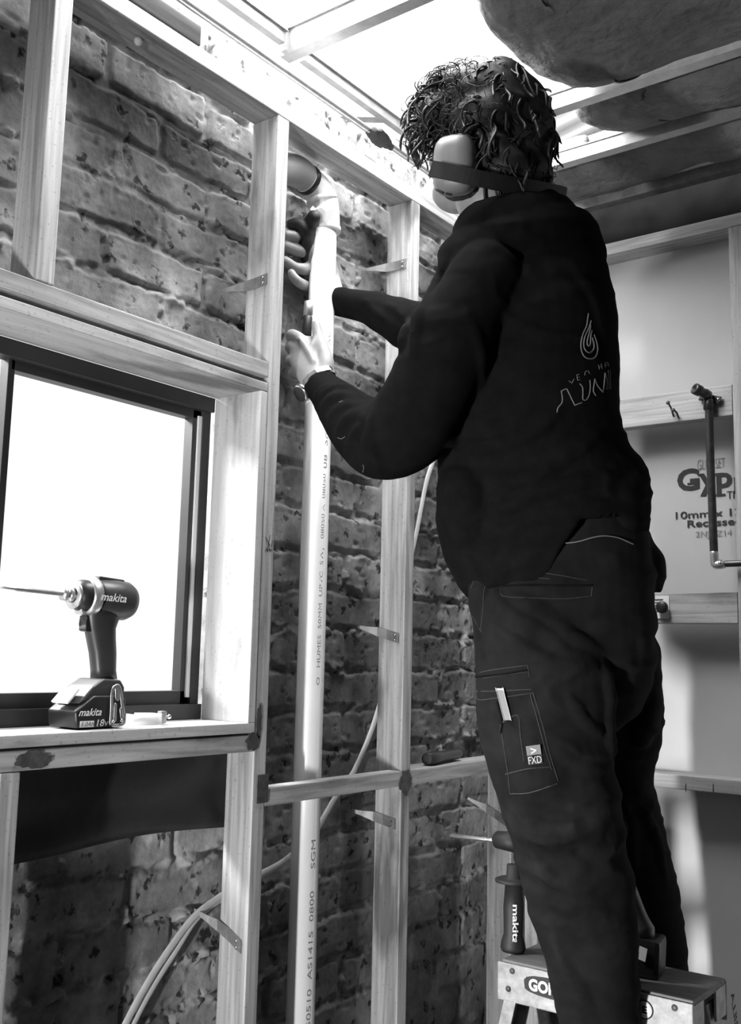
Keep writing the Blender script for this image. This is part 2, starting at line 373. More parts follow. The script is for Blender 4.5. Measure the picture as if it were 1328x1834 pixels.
# clear roof sheet with ribs running up the slope
def roof():
    m, ns, ln, p = nodes('clear_roof_sheet')
    tr = ns.new('ShaderNodeBsdfTransparent'); tr.inputs[0].default_value = (1, 1, 1, 1)
    tl = ns.new('ShaderNodeBsdfTranslucent'); tl.inputs[0].default_value = (0.9, 0.9, 0.9, 1)
    mx = ns.new('ShaderNodeMixShader'); mx.inputs[0].default_value = 0.2
    ln.new(tr.outputs[0], mx.inputs[1]); ln.new(tl.outputs[0], mx.inputs[2]); ln.new(mx.outputs[0], ns['Material Output'].inputs[0])
    V, F = [], []; ys = np.arange(-1.6, 2.6, 0.0127); xs = np.linspace(-0.25, 2.0, 8)
    for x in xs:
        for y in ys: V.append((x, y, 2.70+0.18*(x+0.25)+0.008*math.cos(2*math.pi*y/0.076)))
    n = len(ys)
    for i in range(len(xs)-1):
        for j in range(n-1): F.append((i*n+j, i*n+j+1, (i+1)*n+j+1, (i+1)*n+j))
    me = bpy.data.meshes.new('ceiling_roof_sheet'); me.from_pydata(V, [], F); me.update()
    tag(link_mesh('roof_sheet', me, m, None, True), 'clear corrugated roof sheeting glowing white with daylight', 'roof', kind='structure')
roof()
tag(obj('roof_purlin', obox(onZ(700, 205, 2.66), np.array([.62, .50, 0.02])*.8, np.array([-.5, .62, 0])*0.035, (0, 0, 0.03)), M_STEELD), 'thin dark roof strut crossing under the clear sheeting, left of the hair', 'strut')

# ------------------------------------------------------------------ timber frame on the brick wall
def timber(name, b, mat, label, cat, bev=0.002):
    return tag(obj(name, box(*b, bev), mat), label, cat)
def stud(y0, y1, z0, z1, mat, label): return timber('wall_stud', (-0.068, 0.0, y0, y1, z0, z1), mat, label, 'stud')
stud(0.872, 0.905, 1.897, 2.396, W_Z[0], 'short upright stud above the window at the far left')
stud(1.387, 1.419, 0.0, 2.396, W_Z[1], 'full height stud at the right side of the window')
stud(1.846, 1.879, 0.0, 2.396, W_Z[2], 'full height stud right of the white drain pipe')
stud(2.322, 2.357, 0.0, 2.396, W_Z[3], 'corner stud behind the stepladder where the frames meet')
stud(0.872, 0.905, 0.0, 1.176, W_Z[2], 'short upright stud under the left end of the window sill')
timber('top_plate', (-0.068, 0.0, -0.3, 2.39, 2.397, 2.428), W_Y[0], 'long sloping-looking top plate over the studs', 'top plate')
timber('window_head_nogging', (-0.068, 0.0, -0.3, 1.386, 1.866, 1.896), W_Y[1], 'horizontal timber above the window lining', 'nogging')
timber('sill_nogging', (-0.068, 0.0, -0.3, 1.386, 1.177, 1.206), W_Y[2], 'horizontal timber right under the window sill board', 'nogging')
g1 = timber('nogging', (-0.034, 0.0, 1.420, 1.845, 1.078, 1.110), W_Y[1], 'notched lower nogging crossing in front of the white pipe', 'nogging')
timber('nogging', (-0.068, 0.0, 1.880, 2.321, 1.078, 1.110), W_Y[0], 'lower nogging carrying the small black torch', 'nogging')
timber('old_rail', (-0.105, -0.065, 0.2, 1.235, 2.485, 2.525), M_DARKWOOD, 'dark old timber rail end lying above the top plate', 'rail')
# stains and steel corner straps
tag(obj('nail_plate', box(0.0, 0.003, 1.395, 1.425, 1.085, 1.135, 0.001), M_STAIN), 'dark steel nail plate at the left end of the notched nogging', 'nail plate')
V, F = [], []
for nm, (y0, y1, z0, z1), lb in (('glue_smear', (1.362, 1.400, 1.180, 1.212), 'dark glue smear where the sill meets the stud'),
                        ('glue_smear', (1.388, 1.401, 1.20, 1.262), 'thin dark glue smear running up the stud beside the sill end'),
                        ('glue_smear', (0.895, 0.955, 1.180, 1.204), 'dark glue smear under the sill at the far left'),
                        ('glue_smear', (1.838, 1.884, 1.060, 1.112), 'dark glue smear on the stud joint right of the pipe')):
    V, F = [], []; n = 26; c = np.array([0.0015, (y0+y1)/2, (z0+z1)/2])
    for s in (0, 1):
        for i in range(n):
            a = 2*math.pi*i/n; rr = 0.82+0.36*random.random() if s == 0 else None
            if s == 0: V.append(c+np.array([-0.001, math.cos(a)*(y1-y0)/2*rr, math.sin(a)*(z1-z0)/2*rr]))
            else: V.append(V[i]+np.array([0.0018, 0, 0]))
    F = [tuple(range(n))[::-1], tuple(range(n, 2*n))]+[(i, (i+1) % n, n+(i+1) % n, n+i) for i in range(n)]
    tag(geo_obj(nm, V, F, M_STAIN, None, False), lb, 'glue')
tag(tube_obj('plastic_plug', [(-0.034, 1.0, 2.372), (-0.034, 1.0, 2.380)], 0.0, M_WHITEINK, None), 'x', 'plug') if False else None
pg = onZ(248, 74, 2.390); bm = bmesh.new(); bmesh.ops.create_uvsphere(bm, u_segments=20, v_segments=12, radius=0.0075, matrix=Matrix.Translation(Vector(pg)))
tag(obj('plastic_ball', bm, M_WHITEINK, None, True), 'tiny white ball stuck under the top plate', 'ball')
# metal wall ties
def tie(px, py, y, z, dy, label, tilt=0.0, ln=0.062):
    t = thing('wall_tie', label, 'wall tie', (-0.03, y, z), 'metal wall ties between studs and bricks')
    b = bmesh.new(); pts = [(-0.002, 0), (-0.030, 0), (-0.062, 0), (-0.098, 0)]
    V, F = [], []
    yy = y-0.0012
    prof = [(-0.012, .011, 0), (-0.045, .011, 0), (-0.068, .010, -.004), (-0.088, .006, -.012), (-0.112, .003, -.020)]
    R = []
    for x, h, dyy in prof:
        zz = z+tilt*(-x-0.02)
        R.append(np.array([[x, yy+dyy, zz-h], [x, yy+dyy-0.0014, zz-h], [x, yy+dyy-0.0014, zz+h], [x, yy+dyy, zz+h]]))
    rings_to_geo(R, V, F); geo_obj('strap', V, F, M_STEELD, t, False)
    for k in (0.0, 0.011):
        lathe('screw', (-0.022, yy-0.0015, z+0.004-k), (-0.022, yy-0.005, z+0.004-k), [(0, .003), (.6, .003), (1, .0015)], M_CHROME, t, 10)
tie(720, 470, 1.846, 2.245, 0, 'metal wall tie high on the stud right of the pipe', 0.0)
tie(714, 1145, 1.846, 1.393, 0, 'bright metal wall tie halfway up the stud right of the pipe', 0.25)
tie(427, 1690, 1.387, 0.845, 0, 'metal wall tie low on the stud by the window, above the loose cable', 0.5)
tie(690, 1480, 1.846, 1.000, 0, 'dull metal wall tie just below the lower nogging', 0.2)
tie(480, 500, 1.387, 2.062, 0, 'dark metal wall tie high on the stud by the window', -0.1)
tie(893, 1475, 2.322, 0.955, 0, 'metal wall tie on the corner stud above the drill bit', 0.5)
# handwriting on the stud
for (a, b) in (((476, 962), (484, 978)), ((484, 958), (479, 984)), ((488, 968), (486, 980)), ((475, 985), (488, 984)), ((477, 981), (479, 988)), ((482, 981), (484, 988))):
    tube_obj('pencil_mark', [onX(*a, 0.0006), onX(*b, 0.0006)], 0.0005, M_INK, None, 5, 1)
# join the handwriting strokes into one object
pm = [o for o in C.objects if o.name.startswith('pencil_mark')]
bm = bmesh.new()
for o in pm: bm.from_mesh(o.data); bpy.data.objects.remove(o)
tag(obj('pencil_note', bm, M_INK), 'small handwritten note on the stud beside the window lining', 'writing')

# ------------------------------------------------------------------ window
wn = thing('window_1', 'window letting in bright daylight above the sill', 'window', (-0.12, 0.9, 1.226), kind='structure')
WY0, WY1, WZ0, WZ1 = 0.42, 1.366, 1.228, 1.837
def part(name, b, mat, parent, bev=0.0015): return obj(name, box(*b, bev), mat, parent)
part('reveal_head', (-0.118, 0.002, WY0-0.018, WY1+0.018, WZ1, WZ1+0.018), W_REV, wn)
part('reveal_jamb', (-0.118, 0.002, WY1, WY1+0.018, WZ0, WZ1), W_REVZ, wn)
part('reveal_jamb', (-0.118, 0.002, WY0-0.018, WY0, WZ0, WZ1), W_REVZ, wn)
part('sill_board', (-0.118, 0.002, WY0-0.018, WY1+0.018, WZ0-0.018, WZ0), W_REV, wn)
bm = bmesh.new(); X0, X1 = -0.150, -0.118
add_box(bm, X0, X1, WY0, WY1, WZ0, WZ0+0.028, 0.001); add_box(bm, X0, X1, WY0, WY1, WZ1-0.028, WZ1, 0.001)
add_box(bm, X0, X1-0.010, WY1-0.020, WY1, WZ0, WZ1, 0.001); add_box(bm, X0, X1, WY0, WY0+0.02, WZ0, WZ1, 0.001)
obj('outer_frame', bm, M_FRAME, wn)
bm = bmesh.new(); X0, X1 = -0.158, -0.135; a, b_ = WZ0+0.020, WZ1-0.018
add_box(bm, X0, X1, 0.93, WY1-0.018, a, a+0.032, 0.001); add_box(bm, X0, X1, 0.93, WY1-0.018, b_-0.026, b_, 0.001)
add_box(bm, X0, X1, WY1-0.040, WY1-0.018, a, b_, 0.001); add_box(bm, X0, X1, 0.925, 0.937, a, b_, 0.001)
sash = obj('sash', bm, M_FRAME, wn)
part('bead', (-0.1350, -0.1310, WY1-0.029, WY1-0.0195, a+0.02, b_-0.02), M_PVC, wn, 0.0004)
m_gl, ns, ln, p = nodes('window_glass'); tr = ns.new('ShaderNodeBsdfTransparent'); gl = ns.new('ShaderNodeBsdfGlossy'); gl.inputs['Roughness'].default_value = 0.1
mx = ns.new('ShaderNodeMixShader'); mx.inputs[0].default_value = 0.05; ln.new(tr.outputs[0], mx.inputs[1]); ln.new(gl.outputs[0], mx.inputs[2]); ln.new(mx.outputs[0], ns['Material Output'].inputs[0])
part('pane', (-0.148, -0.145, 0.93, WY1-0.03, a+0.01, b_-0.01), m_gl, wn, 0)
part('pane', (-0.142, -0.139, WY0+0.01, 0.93, a+0.01, b_-0.01), m_gl, wn, 0)
# dark membrane hanging below the sill
V, F = [], []; n = 60; mrow = 12
for j in range(mrow):
    for i in range(n):
        y = 0.2+1.245*i/(n-1); z = 1.20-0.166*j/(mrow-1)-0.006*math.sin(y*9)*j/mrow
        x = -0.095+0.010*math.sin(y*14+j*0.6)*j/mrow-0.004*math.sin(j*1.1+y*5)
        V.append((x, y, z))
F = [(j*n+i, j*n+i+1, (j+1)*n+i+1, (j+1)*n+i) for j in range(mrow-1) for i in range(n-1)]
mb = geo_obj('damp_membrane', V, F, M_MEMB); sm = mb.modifiers.new('thick', 'SOLIDIFY'); sm.thickness = 0.002
tag(mb, 'dark plastic membrane hanging between the sill timber and the brick courses', 'membrane')

# ------------------------------------------------------------------ far wall frame
FY = 2.40
tag(obj('wall_stud', box(0.545, 0.59, FY, FY+0.070, 0, 2.396, 0.002), W_Z[0]), 'bright stud of the far wall at the right edge of the view', 'stud')
tag(obj('wall_stud', box(0.0, 0.035, FY-0.008, FY+0.068, 0, 2.396, 0.002), W_Z[1]), 'far wall end stud hidden behind the worker', 'stud')
tag(obj('top_plate', box(-0.068, 2.0, FY, FY+0.070, 2.397, 2.428, 0.002), W_X), 'top plate of the far plasterboard wall', 'top plate')
tag(obj('fixing_nogging', box(0.036, 0.544, FY, FY+0.034, 1.933, 2.008, 0.002), W_X), 'wide flat nogging on the far wall holding the brass tap elbow', 'nogging')
tag(obj('fixing_nogging', box(0.036, 0.544, FY, FY+0.034, 1.445, 1.517, 0.002), W_X), 'wide flat nogging on the far wall with the white label', 'nogging')
low_nog = tag(obj('fixing_nogging', box(0.036, 0.544, FY, FY+0.069, 1.062, 1.094, 0.002), W_X), 'lowest nogging of the far wall with pencil arrows', 'nogging')
tag(obj('fixing_nogging', box(0.591, 1.98, FY, FY+0.034, 1.933, 2.008, 0.002), W_X), 'nogging beyond the right edge stud', 'nogging')
BY = 2.470
wb = bpy.data.objects['wall_back']
def boardtext(s, px0, px1, pyb, pyt, mat, bold=0.0):
    a = onY(px0, pyb, BY-0.0006); b = onY(px1, pyb, BY-0.0006); c = onY(px0, pyt, BY-0.0006)
    text_on('printed_text', s, a, (b[0]-a[0], 0, 0), (0, 0, c[2]-a[2]), mat, wb, bold)
boardtext('Gyp', 1214, 1313, 892, 841, M_INK, 0.03); boardtext('rock', 1316, 1425, 885, 841, M_INK, 0.03)
boardtext('TM', 1303, 1325, 894, 880, M_INK, 0.0); boardtext('GLUE SET', 1250, 1300, 842, 824, M_INKG)
boardtext('10mm x 12', 1211, 1330, 930, 917, M_INK, 0.015); boardtext('Recessed', 1232, 1330, 945, 932, M_INK, 0.02)
boardtext('2NJKZ14', 1247, 1312, 966, 952, M_INKG, 0.0)
# bulky serifs of the large letters
for (x0, x1, y0, y1) in ((1232, 1246, 864, 868), (1283, 1300, 884, 889), (1250, 1262, 848, 852)):
    a = onY(x0, y1, BY); b = onY(x1, y0, BY)
    obj('printed_text', box(a[0], b[0], BY-0.0012, BY-0.0004, a[2], b[2]), M_INK, wb)
# pencil arrows on the lowest nogging
for x in (1229, 1278):
    tube_obj('pencil_arrow', [onY(x, 1418, FY-0.001), onY(x, 1404, FY-0.001)], 0.0009, M_INK, low_nog, 5, 1)
# copper pipe with elbow and tap fitting
cp = thing('copper_pipe', 'dark copper water pipe rising to a brass tap elbow on the far wall', 'pipe', onY(1283, 1010, 2.38))
yp = 2.383
tube_obj('riser', [onY(1270, 712, yp), onY(1273, 820, yp), onY(1280, 1000, yp)], 0.0095, M_COPPER, cp, 16, 4)
tube_obj('elbow', [onY(1279.5, 990, yp), onY(1281, 1008, yp), onY(1285, 1011.5, yp), onY(1295, 1011, yp)], 0.0105, M_SILVER, cp, 16, 5)
tube_obj('branch', [onY(1290, 1010.5, yp), onY(1326, 1009, yp), onY(1332, 1009, yp)], 0.0075, M_COPPER, cp, 14, 2)
lathe('collar', onY(1289, 1010.5, yp), onY(1296, 1010, yp), [(0, .008), (.1, .0105), (.9, .0105), (1, .008)], M_CHROME, cp)
b0 = onY(1270, 712, yp)
lathe('tap_elbow', b0+np.array([0.0, -0.0, 0.004]), b0+np.array([-0.022, -0.035, 0.018]), [(0, .012), (.3, .013), (.55, .010), (.6, .0135), (.97, .0135), (1, .011), (1.0, .008), (.7, .008)], M_COPPER, cp)
obj('back_plate', obox(b0+np.array([0.0, 0.010, 0.0]), (0.050, 0, -0.016), (0, 0.005, 0), (0.006, 0, 0.018), 0.0015), M_COPPER, cp)
for dx in (-0.020, 0.021): lathe('screw', b0+np.array([dx, 0.008, -dx*.3]), b0+np.array([dx, 0.002, -dx*.3]), [(0, .005), (.5, .005), (1, .003)], M_CHROME, cp, 12)
lathe('socket', onY(1270, 716, yp), onY(1270, 735, yp), [(0, .010), (.1, .0122), (.9, .0122), (1, .0098)], M_COPPER, cp)
# bent nails
for (a, b, c, lb) in (((1198, 722), (1203, 732), (1207, 745), 'bent dark nail in the wide flat nogging'), ((1207, 735), (1212, 738), (1216, 748), 'second bent dark nail just right of the first')):
    nl = thing('bent_nail', lb, 'nail', onY(*c, FY-0.002)); 
    tube_obj('shank', [onY(*a, FY-0.02), onY(*b, FY-0.014), onY(*c, FY-0.001)], 0.0022, M_STAIN, nl, 8, 4)
    q = onY(*a, FY-0.02); lathe('nail_head', q, q+np.array([-.001, -0.003, .002]), [(0, .005), (1, .005)], M_STAIN, nl, 12)
# white label and black fixing
lb = thing('paper_label', 'white printed label on the far nogging beside the worker hip', 'label', onY(1185, 1085, FY-0.001))
A = onY(1166, 1108, FY-0.0015); B = onY(1199, 1067, FY-0.0015)
obj('sheet', box(A[0], B[0], FY-0.002, FY-0.0005, A[2], B[2]), M_PAPER, lb)
for i in range(6):
    z = A[2]+(B[2]-A[2])*(0.16+0.13*i); obj('printed_line', box(A[0]+.004, A[0]+.016+0.008*((i*7) % 3), FY-0.0028, FY-0.0021, z, z+0.0024), M_INK, lb)
q = onY(1188, 1088, FY-0.008)
kn = lathe('black_plug', q, q+np.array([0, -0.012, 0]), [(0, .013), (.2, .0145), (.8, .0145), (1, .012)], M_BLACKPL, None); tag(kn, 'round black cap over the white label on the far wall', 'plug')

# ------------------------------------------------------------------ ceiling battens and insulation
def channel(name, p0, p1, w_, h, mat, label, open_up=True):
    """folded steel channel from p0 to p1 (bottom centre line)"""
    p0, p1 = np.array(p0, float), np.array(p1, float); t = p1-p0; L = np.linalg.norm(t); tn = t/L; s = np.cross(tn, [0, 0, 1.0]); s /= np.linalg.norm(s); u = np.array([0, 0, 1.0])
    th = 0.0016
    prof = [(-w_/2-0.007, h), (-w_/2, h), (-w_/2+0.002, 0), (w_/2-0.002, 0), (w_/2, h), (w_/2+0.007, h), (w_/2+0.007, h-th), (w_/2+th, h-th), (w_/2-0.002+th*.7, -th), (-w_/2+0.002-th*.7, -th), (-w_/2-th, h-th), (-w_/2-0.007, h-th)]
    V, F = [], []; rings_to_geo([np.array([p+s*a+u*b for a, b in prof]) for p in (p0, p1)], V, F)
    return tag(geo_obj(name, V, F, mat, None, False), label, 'batten')
ZC = 1.19+1.35
channel('steel_batten', (-0.005, -0.4, ZC+0.012), (-0.005, 1.395, ZC+0.012), 0.018, 0.022, M_STEEL, 'steel wall channel running along the bricks, nearer length')
channel('steel_batten', (-0.005, 1.455, ZC+0.006), (-0.005, 1.935, ZC+0.006), 0.018, 0.018, M_STEEL, 'steel wall channel running along the bricks, further length')
ra = onX(300, -25, -0.045); rb = onX(790, 330, -0.045)
ra = np.array([-0.045, 0.9, ZC-0.005]); rb = np.array([-0.045, 2.36, ZC-0.012])
tag(tube_obj('steel_rod', [ra, (ra+rb)/2, rb], 0.0075, M_STEEL, None, 14, 3), 'thin round steel rod hung along the top of the bricks', 'rod')
q = np.array([-0.045, 1.775, ZC-0.010]); V, F = [], []
tube(V, F, [q+np.array([0, -0.045, 0.002]), q+np.array([0, -0.02, 0]), q, q+np.array([0, .02, -.002]), q+np.array([0, .045, -.002])], [.008, .016, .019, .014, .008], 14, 4)
o = geo_obj('mortar_lump', V, F, M_DARKWALL); tag(o, 'grey mortar lump stuck around the steel rod', 'mortar')
o.modifiers.new('s', 'SUBSURF').levels = 1; tx = bpy.data.textures.new('lumps', 'CLOUDS'); tx.noise_scale = 0.015; dm = o.modifiers.new('d', 'DISPLACE'); dm.texture = tx; dm.strength = 0.010
channel('cross_batten', (-0.025, 1.425, ZC), (1.98, 1.425, ZC), 0.030, 0.048, M_STEEL, 'big steel cross batten over the clear roof opening')
channel('cross_batten', (0.0, 1.915, ZC), (1.98, 1.915, ZC), 0.030, 0.032, M_STEEL, 'shiny steel cross batten just right of the head')
channel('cross_batten', (0.0, 2.150, ZC), (1.98, 2.150, ZC), 0.030, 0.028, M_STEEL, 'steel cross batten between the two sagging insulation pieces')
channel('cross_batten', (0.0, 2.400, ZC-0.005), (1.98, 2.400, ZC-0.005), 0.030, 0.024, M_STEELD, 'dull steel cross batten tight above the far wall plate')
obj_h = tag(obj('batten_hanger', box(-0.012, 0.002, 1.398, 1.412, ZC-0.002, ZC+0.05, 0.001), M_STEEL), 'small steel hanger clip where the wall channel meets the big batten', 'clip')
def batt(x0, x1, y0, y1, zb, h, label, seed):
    nx, ny = 70, 26; V = []; F = []
    cx, cy = (x0+x1)/2, (y0+y1)/2; hx, hy = (x1-x0)/2, (y1-y0)/2
    def pt(u, v, s):
        x = cx+hx*u; y = cy+hy*v
        rr = (1-min(1, abs(u))**14)**.5*(1-min(1, abs(v))**4)**.5
        nz = float(fbm(np.array(x*6+seed), np.array(y*6), seed))-0.5; n2 = float(fbm(np.array(x*22+seed), np.array(y*22), seed+3))-0.5
        # rounded left edge
        if u < -0.8:
            e = (v)*(v)*0.06+0.03*n2; x += e
        z = zb+h/2+s*(h/2)*max(rr, 0.0)+(nz*0.05+n2*0.016)*(1 if s < 0 else .6)*rr
        return (x, y, z)
    us = [math.sin(math.pi/2*(2*i/(nx-1)-1)) if False else (2*i/(nx-1)-1) for i in range(nx)]
    us = [math.copysign(abs(u)**0.6, u) for u in us]
    vs = [math.sin(math.pi/2*(2*j/(ny-1)-1)) for j in range(ny)]
    for s in (-1, 1):
        for v in vs:
            for u in us: V.append(pt(u, v, s))
    N = nx*ny
    for s in (0, 1):
        for j in range(ny-1):
            for i in range(nx-1): F.append((s*N+j*nx+i, s*N+j*nx+i+1, s*N+(j+1)*nx+i+1, s*N+(j+1)*nx+i))
    o = geo_obj('insulation_batt', V, F, M_INSUL); bm = bmesh.new(); bm.from_mesh(o.data); bmesh.ops.remove_doubles(bm, verts=bm.verts, dist=0.0005); bmesh.ops.recalc_face_normals(bm, faces=bm.faces); bm.to_mesh(o.data); bm.free()
    tag(o, label, 'insulation')
batt(0.34, 1.98, 1.450, 1.888, ZC-0.035, 0.12, 'large grey insulation batt sagging above the worker head', 3)
batt(0.33, 1.98, 1.938, 2.128, ZC-0.006, 0.10, 'second insulation batt bulging between two steel battens', 9)
batt(0.05, 1.98, 2.172, 2.375, ZC-0.002, 0.10, 'dark insulation batt next to the far wall', 15)
batt(0.45, 1.98, 1.005, 1.400, ZC-0.01, 0.11, 'insulation batt before the big cross batten, above the frame', 21)

# ------------------------------------------------------------------ drain pipe
PX = -0.066
dp = thing('drain_pipe', 'white plastic drain pipe standing behind the nogging', 'pipe', (PX, 1.615, 0.0))
PY = 1.612
top = onX(583, 402, PX)
pipe = lathe('pipe_length', (PX, PY+0.004, 0.0), (PX, PY, top[2]+0.02), [(0, .028), (1, .028)], M_PVC, dp, 48)
for e in pipe.data.edges: pass
el = [onX(583, 412, PX), onX(582, 380, PX-.002), onX(578, 356, PX-.004), onX(566, 336, PX-.008), onX(550, 321, PX-.010)]
tube_obj('bend', el, [.0315, .0315, .0315, .031, .030], M_PVC, dp, 32, 6, round_cap=False)
tube_obj('socket_ring', [onX(583, 416, PX), onX(583, 408, PX)], .0335, M_PVC, dp, 32, 1, round_cap=False)
tube_obj('socket_ring', [onX(578, 362, PX-.003), onX(576, 354, PX-.004)], .0332, M_PVC, dp, 32, 1, round_cap=False)
tube_obj('rubber_seal', [onX(555, 325, PX-.010), onX(549, 320.5, PX-.010)], .0322, M_BLACKPL, dp, 32, 1, round_cap=False)
tube_obj('grey_branch', [onX(551, 322, PX-.010), onX(538, 311, PX-.011), onX(520, 303, PX-.012), onX(480, 300, PX-.012)], [.029, .032, .033, .033], M_PVCG, dp, 32, 5, round_cap=False)
def pipe_text(body, py_bot, py_top, ang_px):
    V, F = text_geo(body)
    a = onX(560, py_bot, PX)[2]; b = onX(560, py_top, PX)[2]
    tocam = math.atan2(CAM[1]-PY, CAM[0]-PX)
    h = 0.0105; r = 0.0283
    out = []
    for x, y, _ in V:
        z = a+(b-a)*x; th = tocam+ang_px-(y-0.5)*h/r*1.0
        th = tocam+ang_px+(0.5-y)*(-1)*(-1)*h/r
        out.append((PX+r*math.cos(tocam+ang_px-(y-0.5)*h/r), PY+0.002+r*math.sin(tocam+ang_px-(y-0.5)*h/r), z))
    me = bpy.data.meshes.new('printed_text'); me.from_pydata(out, [], F); me.update(); link_mesh('printed_text', me, M_INKG, dp)
ANG = 0.62
pipe_text('O   HUMES  50MM  UPVC  SWJ   08050 A  08050', 1226, 850, ANG)
pipe_text('08  SP', 840, 775, ANG)
pipe_text('150510  AS1415  0800     SGM', 1834, 1498, ANG)
pipe_text('OCE RC', 668, 590, ANG)
# crumpled tape at the pipe socket
V, F = [], []; c = onX(590, 392, PX)
for i in range(7):
    for j in range(4):
        th = math.atan2(CAM[1]-PY, CAM[0]-PX)+0.5-0.22*i; r = 0.034+0.004*((i*3+j*5) % 3)
        V.append((PX+r*math.cos(th), PY+r*math.sin(th), c[2]+0.012-0.011*j-0.004*(i % 3)))
F = [(i*4+j, i*4+j+1, (i+1)*4+j+1, (i+1)*4+j) for i in range(6) for j in range(3)]
o = geo_obj('crumpled_tape', V, F, M_PAPER, dp, False); sm = o.modifiers.new('s', 'SOLIDIFY'); sm.thickness = 0.0008
o['label'] = 'crumpled pale tape around the socket'

# ------------------------------------------------------------------ cable behind the studs
XC = -0.104
cpts = [(150, 1990), (225, 1834), (262, 1765), (300, 1705), (345, 1645), (392, 1608), (450, 1575), (505, 1546), (540, 1515), (566, 1488), (600, 1430), (635, 1380), (672, 1290), (700, 1180), (725, 1050), (747, 950), (765, 860), (786, 795), (800, 700), (805, 600)]
V, F = [], []; P = [onX(a, b, XC) for a, b in cpts]
tube(V, F, P, 0.0075, 12, 6, flat=(0.45, (1, 0, 0)))
cb = geo_obj('electric_cable', V, F, M_CABLE); tag(cb, 'white flat electric cable looping behind the studs and pipe', 'cable')
P2 = [onX(a+ (14 if i < 4 else 8 if i < 6 else 0), b, XC-0.003) for i, (a, b) in enumerate(cpts[:8])]
V, F = [], []; tube(V, F, P2, 0.006, 12, 6, flat=(0.5, (1, 0, 0))); tag(geo_obj('electric_cable', V, F, M_CABLE), 'second flat cable lying against the first at lower left', 'cable')

# ------------------------------------------------------------------ small torch on the nogging
tc = thing('torch', 'small black torch lying on the right nogging', 'torch', (-0.03, 2.05, 1.112))
a = np.array([-0.020, 1.975, 1.1255]); b = np.array([-0.045, 2.145, 1.1255])
lathe('barrel', a, b, [(0, .012), (.02, .0145), (.28, .0150), (.33, .0125), (.95, .0125), (1, .010)], M_BLACKPL, tc)
lathe('lens_ring', a-(b-a)*0.015, a+(b-a)*0.01, [(0, .010), (.3, .0138), (1, .0138)], M_RUBBER, tc)

# ------------------------------------------------------------------ impact driver on the sill
DX = -0.058
idv = thing('impact_driver', 'cordless impact driver standing on the window sill', 'power tool', (DX, 1.05, WZ0))
def dX(px, py, x=DX): return onX(px, py, x)
zt = WZ0
y0b, y1b = dX(137, 1290, DX+0.034)[1], dX(222, 1290, DX+0.034)[1]
bz = 0.052
poly = [(DX-0.036, y0b, zt+0.002), (DX-0.036, y1b, zt+0.002), (DX-0.036, y1b+0.002, zt+bz*0.85), (DX-0.036, y1b-0.006, zt+bz), (DX-0.036, y0b+0.030, zt+bz), (DX-0.036, y0b-0.004, zt+bz*0.55)]
bat = prism('battery', poly, (0.072, 0, 0), M_BLACKPL, idv, 0.005, True)
# foot of the driver above the battery
poly = [(DX-0.032, y0b+0.004, zt+bz*0.75), (DX-0.032, y0b+0.030, zt+bz+0.014), (DX-0.032, y0b+0.050, zt+bz+0.026), (DX-0.032, y1b-0.008, zt+bz+0.024), (DX-0.032, y1b+0.001, zt+bz+0.012), (DX-0.032, y1b+0.001, zt+bz-0.006), (DX-0.032, y0b+0.03, zt+bz-0.006)]
ft = prism('foot', poly, (0.064, 0, 0), M_BODYPL, idv, 0.005, True)
poly = [(DX-0.022, y0b-0.001, zt+bz*0.72), (DX-0.022, y0b+0.024, zt+bz+0.017)]
s0 = np.array([DX, y0b+0.0055, zt+bz*0.93]); dirv = np.array([0, 0.026, 0.027]); dirv /= np.linalg.norm(dirv); nrm = np.array([0, -dirv[2], dirv[1]])
obj('display_panel', obox(s0+nrm*0.004, (0.040, 0, 0), dirv*0.030, nrm*0.004, 0.001), M_PAPER, idv)
# handle
def hring(px, py, hw, hx):
    c = dX(px, py); r = hw*np.linalg.norm((c-CAM)@DD)/FPX*1.2
    ang = np.linspace(0, 2*math.pi, 20, endpoint=False)
    return np.array([[c[0]+hx*math.copysign(abs(math.cos(t))**.8, math.cos(t)), c[1]+r*math.copysign(abs(math.sin(t))**.8, math.sin(t)), c[2]] for t in ang])
V, F = [], []; rings_to_geo([hring(*q) for q in ((186, 1216, 20, .017), (185, 1200, 19, .0165), (184, 1170, 21, .017), (181, 1145, 23, .0175), (179, 1125, 25, .018), (181, 1105, 30, .020), (186, 1090, 34, .024))], V, F)
geo_obj('grip', V, F, M_BODYPL, idv)
# motor housing
P0 = dX(166, 1069); P1 = dX(235, 1080); P1[0] = DX; P0[0] = DX; P1[2] = P0[2]-0.004
lathe('motor_housing', P0, P1, [(0, .027), (.08, .030), (.5, .033), (.8, .032), (.93, .027), (1, .016)], M_BODYPL, idv, 32)
tz = np.array([0, 0, 1.0]); L = P1-P0
obj('top_rib', obox(P0+L*0.38+tz*0.029, (0.020, 0, 0), L*0.65, (0, 0, 0.010), 0.003), M_BODYPL, idv)
N0 = dX(127, 1058); N0[0] = DX; N0[2] = P0[2]+0.0008
lathe('nose', P0+(P0-N0)*0.02, N0, [(0, .0285), (.12, .0285), (.55, .026), (.85, .019), (.86, .013), (1, .012)], M_BLACKPL, idv, 32)
lathe('gear_ring', P0-L*0.02, P0+(N0-P0)*0.40, [(0, .0315), (.1, .0325), (.8, .0305), (1, .028)], M_SILVER, idv, 32)
lathe('nose_ring', P0+(N0-P0)*0.80, P0+(N0-P0)*0.92, [(0, .021), (.5, .022), (1, .019)], M_SILVER, idv, 32)
CH = dX(112, 1057); CH[0] = DX; CH[2] = N0[2]+.0004
lathe('chuck', N0, CH, [(0, .0125), (.3, .012), (.35, .008), (.55, .0075), (.6, .0105), (1, .010)], M_SILVER, idv, 24)
